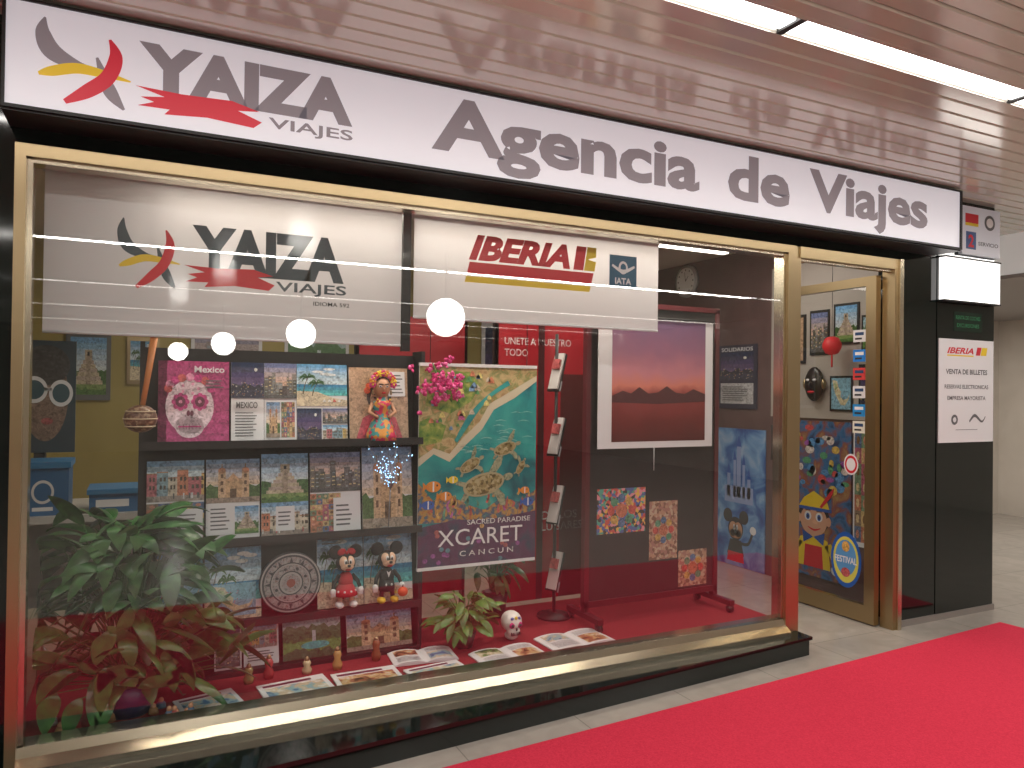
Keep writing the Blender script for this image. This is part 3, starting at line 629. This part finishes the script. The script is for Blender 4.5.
def figurine(x,y,col,h=.09):
    b=MB('glass_votive'); m1=mat('votive_%d'%int(col[0]*100),col,.2); b.lathe((x,y,.15),[(0,0),(.02,0),(.024,h*.3),(.014,h*.55),(.02,h*.8),(.012,h),(0,h)],m1,20)
    b.lathe((x,y,.15+h),[(0,0),(.012,0),(.009,.012),(0,.02)],GOLD,14); b.done()
figurine(.86,.36,(.5,.3,.1)); figurine(.55,.38,(.4,.05,.05)); figurine(.46,.36,(.3,.25,.1),.07); figurine(.72,.37,(.6,.5,.3),.06); figurine(1.06,.40,(.25,.08,.03),.1)

b=MB('hanging_maraca'); MA=pm('maraca_gourd',[(.07,.025,.015),(.16,.07,.04),(.45,.32,.2)],70,bump=.4); ST_=mat('maraca_stick',(.55,.20,.06),.4)
b.ell((.005,.17,1.35),(.062,.055,.056),MA,28,18); b.tube([(.01,.17,1.39),(.03,.17,1.53),(.05,.17,1.68)],[.010,.012,.015],ST_); b.tube([(.05,.17,1.66),(.05,.17,2.28)],.0015,BLACKM,6)
for k in range(3): b.tube([(.005+.062*math.cos(a)*math.cos(.5*(k-1)),.17+.057*math.sin(a),1.35+.03*(k-1)) for a in [i*math.pi/10 for i in range(21)]],.003,mat('maraca_band',(.55,.45,.3),.5),6,False)
b.done()

b=MB('folk_doll_flower_crown'); SK=mat('doll_skin',(.55,.28,.16),.5); HR=mat('doll_hair',(.015,.01,.01),.4)
cx,cy,z0=1.10,.50,1.224
DR=mat('doll_dress_teal',(.03,.26,.30),.6); DR2=pm('doll_skirt',[(.6,.02,.1),(.7,.3,.05),(.05,.3,.3)],60,voronoi=True,const=True)
b.lathe((cx,cy,z0),[(0,0),(.080,0),(.075,.03),(.052,.09),(.030,.13),(.038,.16),(.048,.19),(.022,.205),(.015,.225),(0,.225)],DR2)
b.ell((cx,cy,z0+.17),(.048,.03,.035),DR)
for s_ in (-1,1): b.tube([(cx+s_*.045,cy,z0+.185),(cx+s_*.068,cy-.01,z0+.14),(cx+s_*.03,cy-.04,z0+.115)],[.013,.011,.008],SK)
b.ell((cx,cy,z0+.265),(.044,.040,.052),SK); b.ell((cx,cy+.014,z0+.282),(.050,.040,.048),HR)
for s_ in (-1,1):
    b.ell((cx+s_*.017,cy-.038,z0+.27),(.007,.004,.005),WHITE); b.ell((cx+s_*.017,cy-.0405,z0+.27),(.004,.003,.004),DARK); b.tube([(cx+s_*.003,cy-.041,z0+.281),(cx+s_*.027,cy-.034,z0+.283)],.0025,HR,6); b.ell((cx+s_*.047,cy-.005,z0+.240),(.006,.006,.014),GOLD)
b.ell((cx,cy-.041,z0+.256),(.005,.007,.008),SK); b.ell((cx,cy-.037,z0+.238),(.011,.004,.005),RED)
for i in range(11):
    a=math.pi*(-.05+1.1*i/10); cc=Vector((cx+.055*math.cos(a),cy-.018,z0+.287+.050*math.sin(a)))
    m_=[PK,YEL,RED,PK2,FO][i%5]
    for k in range(5): b.ell(cc+Vector((.010*math.cos(k*1.257),-.004,.010*math.sin(k*1.257))),(.009,.005,.009),m_,8,6)
    b.ell(cc+Vector((0,-.01,0)),(.005,.004,.005),YEL,8,6)
for i in range(9):
    a=math.pi*(1+i/8); b.ell((cx+.032*math.cos(a),cy-.036,z0+.205+.02*math.sin(a)),(.005,.005,.005),RED if i%2 else YEL,8,6)
b.done()
b=MB('led_twig_lights'); LE=mat('led_cool',(.4,.6,.9),.3,emis=3.5,ecol=(.35,.65,1)); TW=mat('twig_silver',(.2,.2,.22),.4,.5)
for i in range(14):
    a=random.uniform(-1,1); e_=Vector((1.12+a*.11,.43+random.uniform(-.01,.01),random.uniform(1.02,1.25)))
    b.tube([(1.13,.43,.98),((1.13+e_.x)/2+.01,.43,(1.0+e_.z)/2),e_],.0015,TW,5)
    for k in range(6): 
        t=random.uniform(.3,1); p=Vector((1.13,.43,.98)).lerp(e_,t)+Vector((random.uniform(-.015,.015),-.01,random.uniform(-.015,.015))); b.ell(p,(.0028,)*3,LE,6,4)
b.tube([(1.13,.43,.98),(1.13,.45,.80),(1.13,.47,.776)],.003,TW,6); b.lathe((1.13,.49,.775),[(0,0),(.03,0),(.03,.006),(0,.01)],TW,16)
b.done()

def mouse(x,girl):
    b=MB('mouse_plush_doll'); cy=.485; z0=.406
    BK=mat('plush_black',(.012,.012,.014),.8); FC=mat('plush_face',(.70,.46,.32),.8); WG=mat('plush_white',(.7,.7,.7),.8)
    CL=mat('plush_red',(.45,.02,.03),.8); SH=mat('plush_shoe_yellow',(.65,.42,.03),.6) if not girl else WG
    body=CL if girl else BK
    for s_ in (-1,1):
        b.tube([(x+s_*.022,cy,z0+.09),(x+s_*.027,cy-.005,z0+.05),(x+s_*.030,cy-.01,z0+.02)],[.014,.011,.012],FC if girl else BK)
        b.ell((x+s_*.034,cy-.022,z0+.017),(.021,.034,.016),SH)
        b.tube([(x+s_*.03,cy,z0+.155),(x+s_*.058,cy-.012,z0+.125),(x+s_*.066,cy-.028,z0+.095)],[.013,.010,.009],BK)
        b.ell((x+s_*.068,cy-.032,z0+.085),(.015,.012,.017),WG)
        for k in (-1,0,1): b.ell((x+s_*.068+k*.008,cy-.036,z0+.069),(.004,.004,.009),WG,8,6)
    b.ell((x,cy,z0+.13),(.037,.032,.045),body)
    b.lathe((x,cy,z0+.06),[(0,0),(.060 if girl else .040,.0),(.055 if girl else .041,.02),(.034,.055),(0,.06)],CL if girl else BK)
    if girl:
        for i in range(10):
            a=i*.63; b.ell((x+.052*math.cos(a),cy+.052*math.sin(a),z0+.083),(.006,.006,.006),WG,8,6)
    else:
        for s_ in (-1,1): b.ell((x+s_*.014,cy-.038,z0+.095),(.005,.004,.007),WG,8,6)
        b.shape(metre(cy-.034),[(x-.012,z0+.165),(x,z0+.155),(x+.012,z0+.165),(x,z0+.13)],WG,0)
    hz=z0+.215
    b.ell((x,cy,hz),(.048,.045,.045),BK)
    b.ell((x-.016,cy-.022,hz+.008),(.022,.026,.030),FC); b.ell((x+.016,cy-.022,hz+.008),(.022,.026,.030),FC)
    b.ell((x,cy-.030,hz-.014),(.032,.022,.017),FC); b.ell((x,cy-.052,hz-.006),(.016,.014,.011),FC); b.ell((x,cy-.068,hz-.001),(.009,.008,.007),BK)
    b.ell((x,cy-.050,hz-.023),(.014,.006,.006),CL)
    for s_ in (-1,1):
        b.ell((x+s_*.012,cy-.046,hz+.015),(.008,.005,.013),WG); b.ell((x+s_*.011,cy-.051,hz+.012),(.0045,.003,.008),BK)
        b.ell((x+s_*.050,cy+.005,hz+.055),(.034,.009,.034),BK)
    if girl:
        for s_ in (-1,1): b.ell((x+s_*.024,cy-.012,hz+.058),(.022,.010,.016),CL,rot=Matrix.Rotation(s_*.35,3,'Y'))
        b.ell((x,cy-.018,hz+.054),(.009,.009,.009),CL)
    else:
        b.ell((x+.07,cy-.045,z0+.055),(.026,.026,.024),mat('pumpkin_orange',(.65,.1,.03),.5)); b.tube([(x+.07,cy-.045,z0+.078),(x+.072,cy-.045,z0+.09)],.003,BK,6)
    b.done()
mouse(.925,True); mouse(1.135,False)

# ---------------------------------------------------------------- plants
LG=pm('leaf_green',[(.012,.055,.016),(.028,.12,.028),(.055,.19,.045)],18,rough=.28); LG2=pm('leaf_lime',[(.03,.12,.02),(.09,.26,.05)],20,rough=.35); STM=mat('leaf_stem',(.04,.14,.03),.5)
def leaf(b,base,az,el,L,W,droop,mt,lim):
    n=8; d=Vector((math.cos(az)*math.cos(el),math.sin(az)*math.cos(el),math.sin(el))); p=Vector(base); side_=Vector((-math.sin(az),math.cos(az),0)); vs=[]
    roll=random.uniform(-.7,.7)
    for i in range(n+1):
        t=i/n; w=W*math.sin(math.pi*min(1,(t*.93+.05)))**.8*(1-.35*t)
        if i==n: w=0.0005
        up=side_.cross(d).normalized(); sd=(side_*math.cos(roll)+up*math.sin(roll)); u2=sd.cross(d).normalized()
        for s_ in (-1,0,1): 
            q=p+sd*s_*w*.5+u2*(.0 if s_==0 else w*.12); q.y=min(max(q.y,lim[0]),lim[1]); q.x=max(q.x,-.34); q.z=max(q.z,.16); vs.append(q)
        d=(d+Vector((0,0,-droop/n))).normalized(); p=p+d*L/n
    fs=[]
    for i in range(n): fs+=[(3*i,3*i+1,3*i+4,3*i+3),(3*i+1,3*i+2,3*i+5,3*i+4)]
    b.add(vs,fs,mt,True)
def plant(name,c,n,H,spread,L,W,mt,lim,pot,hmin=.15,elr=(-.3,.8)):
    b=MB(name); c=Vector(c)
    for i in range(n):
        az=random.uniform(0,6.283); hh=H*random.uniform(hmin,1); r=spread*random.uniform(.1,1)*(1.15-.65*hh/H)
        top=c+Vector((math.cos(az)*r,math.sin(az)*r*.55,hh)); top.y=min(max(top.y,lim[0]+.02),lim[1]); top.x=max(top.x,-.31)
        mid=c.lerp(top,.5)+Vector((0,0,hh*.15))
        b.tube([c+Vector((random.uniform(-.03,.03),random.uniform(-.03,.03),0)),mid,top],[.004,.003,.002],STM,5,False)
        leaf(b,top,az+random.uniform(-.8,.8),random.uniform(*elr),L*random.uniform(.7,1.2),W*random.uniform(.8,1.15),random.uniform(.6,2.2),mt,lim)
    pr,ph,pmt=pot
    b.lathe((c.x,c.y,.151),[(0,0),(pr*.7,0),(pr,ph),(pr*.92,ph),(pr*.9,ph-.015),(0,ph-.015)],pmt)
    b.done()
plant('peace_lily_plant',(-.02,.25,.26),270,.68,.42,.24,.092,LG,(.075,.44),(.12,.13,mat('pot_blue',(.015,.03,.12),.3)),.02,(-.1,1.1))
plant('pothos_plant',(1.53,.40,.22),70,.20,.20,.11,.05,LG2,(.12,.48),(.06,.08,mat('pot_dark',(.03,.03,.03),.4)))
plant('pothos_plant',(1.90,.82,.30),50,.42,.20,.16,.05,LG,(.70,.95),(.08,.14,mat('pot_dark',(.03,.03,.03),.4)))
b=MB('nativity_figurines')
for i in range(12):
    x=random.uniform(-.3,.45); y_=random.uniform(.10,.26) if x<.1 else .09; h=random.uniform(.03,.065); m_=random.choice([mat('fig_a',(.35,.2,.08),.5),mat('fig_b',(.3,.04,.04),.5),mat('fig_c',(.08,.14,.22),.5),WHITE])
    b.lathe((x,y_,.15),[(0,0),(.02,0),(.017,h*.5),(.010,h*.7),(0,h*.72)],m_,12); b.ell((x,y_,.15+h*.82),(.010,.010,.012),SK,10,8)
b.done()

# ---------------------------------------------------------------- office interior behind
b=MB('office_desk'); DW=mat('desk_laminate',(.50,.48,.45),.3); b.box(-1.0,.20,1.1,1.75,.80,.835,DW)
for x in (-.97,.15): b.box(x,x+.03,1.13,1.72,0,.80,mat('desk_leg',(.2,.2,.22),.4))
b.box(-.94,.15,1.68,1.70,.25,.80,DW); b.done()
b=MB('blue_storage_box'); BL=mat('box_blue',(.01,.12,.30),.35); b.box(-.53,-.31,1.14,1.40,.836,1.07,BL); b.box(-.54,-.30,1.13,1.41,1.07,1.10,mat('box_lid',(.02,.19,.42),.35))
f=front(-.53,-.31,1.139,.836,1.07); b.disc(f,.5,.5,.22,.25,WHITE,1); b.disc(f,.5,.5,.17,.19,BL,2); b.rect(f,.3,.1,.7,.18,WHITE,1); b.done()
b=MB('blue_storage_box'); b.box(-.22,.08,1.14,1.4,.836,.93,BL); b.box(-.23,.09,1.13,1.41,.93,.955,mat('box_lid',(.02,.15,.35),.35)); f=front(-.22,.08,1.139,.836,.93); b.rect(f,.1,.3,.6,.7,WHITE,1); b.done()
f=front(-.62,-.31,1.5,1.12,1.72); b=panel('sunglasses_advert',f,mat('ad_dark',(.02,.05,.07),.3),.02)
LN=mat('lens_dark',(.04,.1,.13),.1)
b.disc(f,.55,.5,.34,.40,C(.22,.14,.10),1); b.disc(f,.55,.78,.36,.18,C(.04,.03,.03),2)
b.disc(f,.38,.56,.2,.12,WHITE,3); b.disc(f,.38,.56,.15,.085,LN,4); b.disc(f,.78,.53,.18,.12,WHITE,3); b.disc(f,.78,.53,.13,.085,LN,4); b.rect(f,.52,.55,.64,.58,WHITE,3); b.disc(f,.58,.28,.09,.03,C(.4,.08,.08),3)
b.box(-.50,-.45,1.51,1.6,.836,1.3,BLACKM); b.done()
f=front(-.55,-.22,3.97,1.36,1.93); b=panel('framed_picture',f,mat('frame_gray',(.12,.13,.14),.4),.02); art(b,f,.1,.08,.9,.92,'temple'); b.done()
f=front(-.10,.15,3.97,1.5,1.9); b=panel('framed_picture',f,GOLD,.02); art(b,f,.1,.08,.9,.92,'beach'); b.done()
for i,(x0,x1,z0,z1,p) in enumerate([(.4,1.0,1.3,2.1,'city'),(1.2,1.8,1.4,2.1,'forest'),(2.1,2.9,1.2,2.2,'beach'),(3.2,4.0,1.1,2.2,'night')]):
    f=front(x0,x1,3.97,z0,z1); b=panel('travel_poster',f,WHITE,.01); art(b,f,.05,.05,.95,.95,p); b.done()
b=MB('filing_cabinet'); CG=mat('cabinet_gray',(.25,.24,.23),.4); b.box(.4,1.6,3.3,3.9,0,1.1,CG)
for i in range(3):
    for j in range(2): b.box(.42+j*.59,.98+j*.59,3.285,3.3,.04+i*.35,.36+i*.35,mat('cabinet_front',(.35,.33,.3),.4)); b.box(.62+j*.59,.78+j*.59,3.27,3.285,.25+i*.35,.27+i*.35,BLACKM)
b.done()
XW=4.605
f=side(XW,1.99,1.39,.004,1.18); b=panel('castle_poster',f,pm('print_magic_blue',[(.02,.04,.22),(.04,.14,.42),(.16,.34,.62),(.4,.52,.7)],5),.01)
CB=mat('castle_tone',(.28,.36,.62),.4)
for u,w,h in [(.3,.06,.75),(.42,.05,.85),(.5,.08,.95),(.6,.05,.82),(.7,.06,.72)]:
    b.rect(f,u-w/2,.5,u+w/2,h-.08,CB,1); b.shape(f,[(u-w*.7,h-.08),(u+w*.7,h-.08),(u,h)],FB,2)
b.rect(f,.22,.46,.78,.58,CB,1)
b.disc(f,.45,.27,.15,.085,DARK,3); b.disc(f,.29,.36,.09,.05,DARK,3); b.disc(f,.61,.36,.09,.05,DARK,3); b.disc(f,.40,.265,.08,.055,SK,4); b.disc(f,.50,.265,.08,.055,SK,4); b.disc(f,.45,.235,.12,.035,SK,4); b.disc(f,.45,.25,.03,.015,DARK,6)
for u in (.42,.48): b.disc(f,u,.28,.018,.022,WHITE,5,12); b.disc(f,u,.277,.009,.011,DARK,6,10)
b.shape(f,[(.34,.19),(.56,.19),(.62,.08),(.28,.08)],DARK,2); b.shape(f,[(.30,.10),(.60,.10),(.62,.03),(.28,.03)],RED,3); b.ribbon(f,[(.56,.17,.04),(.70,.18,.04),(.78,.26,.04)],DARK,3,1.8,6); b.disc(f,.79,.28,.06,.03,WHITE,4,14); b.done()
f=side(XW,1.96,1.49,1.35,1.9); b=panel('cruise_poster',f,mat('print_deep',(.03,.03,.06),.3),.01); art(b,f,.08,.45,.92,.88,'night'); b.rect(f,.08,.08,.92,.4,C(.5,.5,.52),1); lines(b,f,.14,.12,.85,.36,7); b.text(f,'SOLIDARIOS',.1,.90,.9,.96,WHITE,2,.01); b.done()
f=side(XW,1.22,.56,.10,1.28); b=panel('puppet_boy_poster',f,pm('print_toyshop',[(.02,.04,.12),(.04,.16,.36),(.26,.08,.06),(.40,.26,.10)],9),.01)
for i in range(46):
    u,v=rg.uniform(.06,.94),rg.uniform(.54,.96); b.disc(f,u,v,rg.uniform(.03,.07),rg.uniform(.015,.035),C(*rg.choice([(.6,.08,.08),(.1,.3,.6),(.7,.5,.1),(.1,.35,.18),(.7,.64,.6),(.36,.1,.42)])),1,10)
BS=mat('boy_skin',(.65,.36,.24),.5)
b.disc(f,.50,.38,.22,.11,mat('boy_hair',(.03,.02,.02),.5),2); b.disc(f,.50,.36,.19,.10,BS,3); b.shape(f,[(.27,.43),(.73,.43),(.68,.50),(.5,.55),(.36,.50)],YEL,4); b.rect(f,.25,.425,.75,.445,FB,5); b.ribbon(f,[(.6,.45,.03),(.72,.53,.05),(.78,.58,.01)],RED,6,2,6)
for u in (.42,.58): b.disc(f,u,.385,.05,.03,WHITE,5,14); b.disc(f,u,.382,.026,.02,FB,6,12); b.disc(f,u,.382,.012,.009,DARK,7,10); b.rect(f,u-.04,.42,u+.04,.424,DARK,7)
for u in (.29,.71): b.disc(f,u,.365,.035,.03,BS,4,14)
b.ribbon(f,[(.5,.36,.04),(.52,.35,.045),(.56,.345,.03)],mat('boy_nose',(.75,.42,.28),.5),7,2,6); b.ribbon(f,[(.42,.315,.01),(.51,.30,.025),(.60,.315,.01)],RED,5,2,8)
b.shape(f,[(.26,.06),(.74,.06),(.70,.24),(.58,.265),(.42,.265),(.30,.24)],YEL,2); b.shape(f,[(.36,.06),(.64,.06),(.62,.2),(.38,.2)],RED,3)
b.shape(f,[(.5,.255),(.34,.29),(.36,.21)],FB,6); b.shape(f,[(.5,.255),(.66,.29),(.64,.21)],FB,6)
for u,s_ in ((.22,-1),(.78,1)): b.ribbon(f,[(.5+s_*.2,.22,.10),(u,.15,.09),(u+s_*.02,.09,.06)],YEL,2,2,6); b.disc(f,u+s_*.02,.07,.05,.03,WHITE,4,12)
b.done()
f=side(XW,.54,.24,.40,1.25); b=panel('travel_poster',f,WHITE,.01); art(b,f,.04,.04,.96,.96,'market'); b.done()
f=side(4.612,1.34,.20,1.30,2.5); b=panel('notice_board',f,mat('notice_cream',(.42,.38,.34),.5),.006); b.done()
for (ya,yb,z0,z1,p) in [(1.26,.98,1.72,2.1,'portrait'),(.72,.50,1.85,2.15,'temple'),(.50,.30,1.35,1.7,'night'),(2.6,2.2,1.2,1.9,'street'),(.75,.55,1.36,1.62,'map'),(1.28,1.05,1.35,1.62,'church'),(.94,.76,1.78,2.12,'city'),(.48,.30,1.76,2.05,'forest')]:
    f=side(4.603,ya,yb,z0,z1); b=panel('framed_picture',f,BLACKM,.006); art(b,f,.08,.06,.92,.94,p); b.done()
b=MB('carved_wall_mask'); mk=mat('mask_black',(.02,.015,.015),.3); b.ell((4.565,.86,1.56),(.04,.085,.13),mk)
for s_ in (-1,1): b.ell((4.53,.86+s_*.03,1.59),(.012,.018,.010),WHITE); b.ell((4.565,.86+s_*.085,1.56),(.02,.015,.04),GOLD)
b.ell((4.525,.86,1.55),(.02,.012,.03),mk); b.ell((4.53,.86,1.50),(.014,.032,.010),RED); b.done()
b=MB('red_paper_lantern'); RL=mat('lantern_red',(.6,.02,.03),.5,emis=.15); b.lathe((4.47,.62,1.78),[(.02,-.01),(.045,.0),(.065,.04),(.065,.07),(.045,.11),(.02,.12)],RL); b.tube([(4.47,.62,1.9),(4.47,.62,2.70)],.002,BLACKM,6); b.tube([(4.47,.62,1.77),(4.47,.62,1.68)],.006,RL,8); b.done()
b=MB('wall_clock'); c=Vector((4.615,2.39,2.53)); b.tube([c,c-Vector((.03,0,0))],.15,mat('clock_rim',(.4,.4,.4),.3),seg=40)
f=Fr(c-Vector((.031,0,0)),(0,-.135,0),(0,0,.135),(-1,0,0)); b.disc(f,0,0,.95,.95,mat('clock_face',(.85,.85,.85),.4),1,36)
for i in range(12): a=i*math.pi/6; b.disc(f,.78*math.cos(a),.78*math.sin(a),.06,.06,DARK,2,8)
b.ribbon(f,[(0,0,.06),(.3,.35,.04)],DARK,3); b.ribbon(f,[(0,0,.05),(-.1,.65,.03)],DARK,3); b.done()

# ---------------------------------------------------------------- pillar signs and reflection glow
f=front(4.735,5.325,-.012,1.17,1.865); b=panel('airline_ticket_notice',f,WHITE,.006)
b.text(f,'IBERIA',.14,.86,.62,.92,RED,1,.03,.3); b.shape(f,[(.66,.85),(.74,.85),(.77,.93),(.69,.93)],RED,1); b.shape(f,[(.75,.85),(.86,.85),(.88,.93),(.78,.93)],YEL,1); b.rect(f,.14,.835,.62,.848,YEL,1)
b.text(f,'VENTA DE BILLETES',.12,.66,.88,.71,INK,1,.03); b.text(f,'RESERVAS ELECTRONICAS',.10,.52,.90,.56,INK,1,.02); b.text(f,'EMPRESA MAYORISTA',.15,.41,.85,.45,INK,1,.02)
b.disc(f,.28,.22,.06,.05,INK,1); b.disc(f,.28,.22,.03,.025,WHITE,2); b.ribbon(f,[(.55,.2,.02),(.65,.26,.03),(.78,.2,.02),(.85,.25,.01)],INK,1); b.rect(f,.3,.12,.7,.125,INK,1); b.done()
b=MB('reflection_glow_panel'); b.box(4.74,5.33,-.05,-.005,2.12,2.40,mat('panel_glow',(.95,.95,.95),.4,emis=1.6,ecol=(1,.98,.95))); b.box(4.73,5.34,-.052,-.004,2.11,2.12,BLACKM); b.box(4.73,5.34,-.052,-.004,2.40,2.41,BLACKM); b.done()  # glowing panel stands in for a lamp's reflection on the black pillar
f=front(4.94,5.36,-.03,2.44,2.77); b=panel('logo_plate',f,mat('plate_white',(.55,.55,.6),.3,emis=.15),.025)
b.rect(f,.08,.60,.42,.85,RED,1); b.rect(f,.08,.60,.42,.66,YEL,2); b.disc(f,.72,.72,.14,.16,INK,1); b.disc(f,.72,.72,.09,.10,WHITE,2)
b.rect(f,.10,.12,.36,.48,mat('plate_blue',(.03,.08,.25),.4),1); b.text(f,'2',.16,.16,.30,.42,RED,3,.03); b.text(f,'SERVICIO',.42,.22,.95,.30,INK,1,.02); b.done()
f=front(4.90,5.20,-.006,1.92,2.05); b=panel('green_notice',f,mat('green_plate',(.004,.022,.013),.2),.001); GT=mat('green_neon',(.01,.10,.04),.4,emis=.08,ecol=(.05,.5,.15))
b.text(f,'RENTA DE COCHES',.06,.62,.94,.82,GT,1,.01); b.text(f,'EXCURSIONES',.10,.22,.9,.42,GT,1,.01); b.done()

# ---------------------------------------------------------------- red carpet
CAR=pm('carpet_red_pile',[(.62,.028,.065),(.74,.045,.09)],120,detail=6,rough=.95,bump=.5,spec=.2)
b=MB('red_carpet')
A=Vector((5.05,-.23,0)); d=Vector((-.9983,-.0586,0)); nrm=Vector((.0586,-.9983,0)); Bp=A+d*9.5
q=[A,Bp,Bp+nrm*1.8,A+nrm*1.8]
b.add([v+Vector((0,0,.0005)) for v in q]+[v+Vector((0,0,.012)) for v in q],[(4,5,6,7),(0,1,5,4),(1,2,6,5),(2,3,7,6),(3,0,4,7),(3,2,1,0)],CAR); b.done()

# ---------------------------------------------------------------- globe lamps in the hall (seen mirrored in the window)
GL=mat('opal_globe',(.95,.95,.92),.3,emis=14,ecol=(1,.97,.92))
for (x,y_) in [(2.63,-3.55),(1.84,-6.6),(1.19,-9.6),(.67,-13.0)]:
    b=MB('globe_pendant_lamp'); b.ell((x,y_,2.18),(.185,.185,.185),GL,32,20); b.tube([(x,y_,2.36),(x,y_,2.80)],.012,BLACKM); b.lathe((x,y_,2.345),[(0,.04),(.05,.03),(.06,0),(.05,-.005)],BLACKM); b.done()

# ---------------------------------------------------------------- lights
def area(n,loc,sx,sy,p,col=(1,.96,.9),rot=(0,0,0)):
    l=bpy.data.lights.new(n,'AREA'); l.shape='RECTANGLE'; l.size=sx; l.size_y=sy; l.energy=p; l.color=col
    o=bpy.data.objects.new(n,l); o.location=loc; o.rotation_euler=rot; scene.collection.objects.link(o); return o
area('strip_lamp_near',(2.5,-1.235,2.795),10,.07,64)
area('strip_lamp_far',(2.5,-4.6,2.795),10,.1,110)
area('shop_ceiling_lamp',(1.0,2.4,2.68),1.8,.6,20,(1,.92,.82)); area('shop_fill_b',(3.7,.9,2.68),.8,.8,17,(1,.92,.82))  # unseen fill lights added to brighten the shop interior
area('corridor_fill',(7.5,1.3,2.43),2.5,1.2,40)  # unseen fill light added to brighten the corridor past the pillar
area('display_fill',(1.6,.305,2.325),3.1,.04,26,(1,.88,.74),(math.radians(8),0,0))  # fill light of the added display bar
w=bpy.data.worlds.new('World'); scene.world=w; w.use_nodes=True; w.node_tree.nodes['Background'].inputs[0].default_value=(.9,.85,.8,1); w.node_tree.nodes['Background'].inputs[1].default_value=.25

# ---------------------------------------------------------------- camera
cam=bpy.data.cameras.new('Camera'); cam.lens=750/1024*36; cam.sensor_width=36; cam.clip_start=.05
co=bpy.data.objects.new('Camera',cam); scene.collection.objects.link(co)
R=Matrix.Rotation(math.radians(-26.4),4,'Z')@Matrix.Rotation(math.radians(90.53),4,'X')@Matrix.Rotation(math.radians(.7),4,'Z')
co.matrix_world=Matrix.Translation((0,-3.2,1.48))@R
scene.camera=co
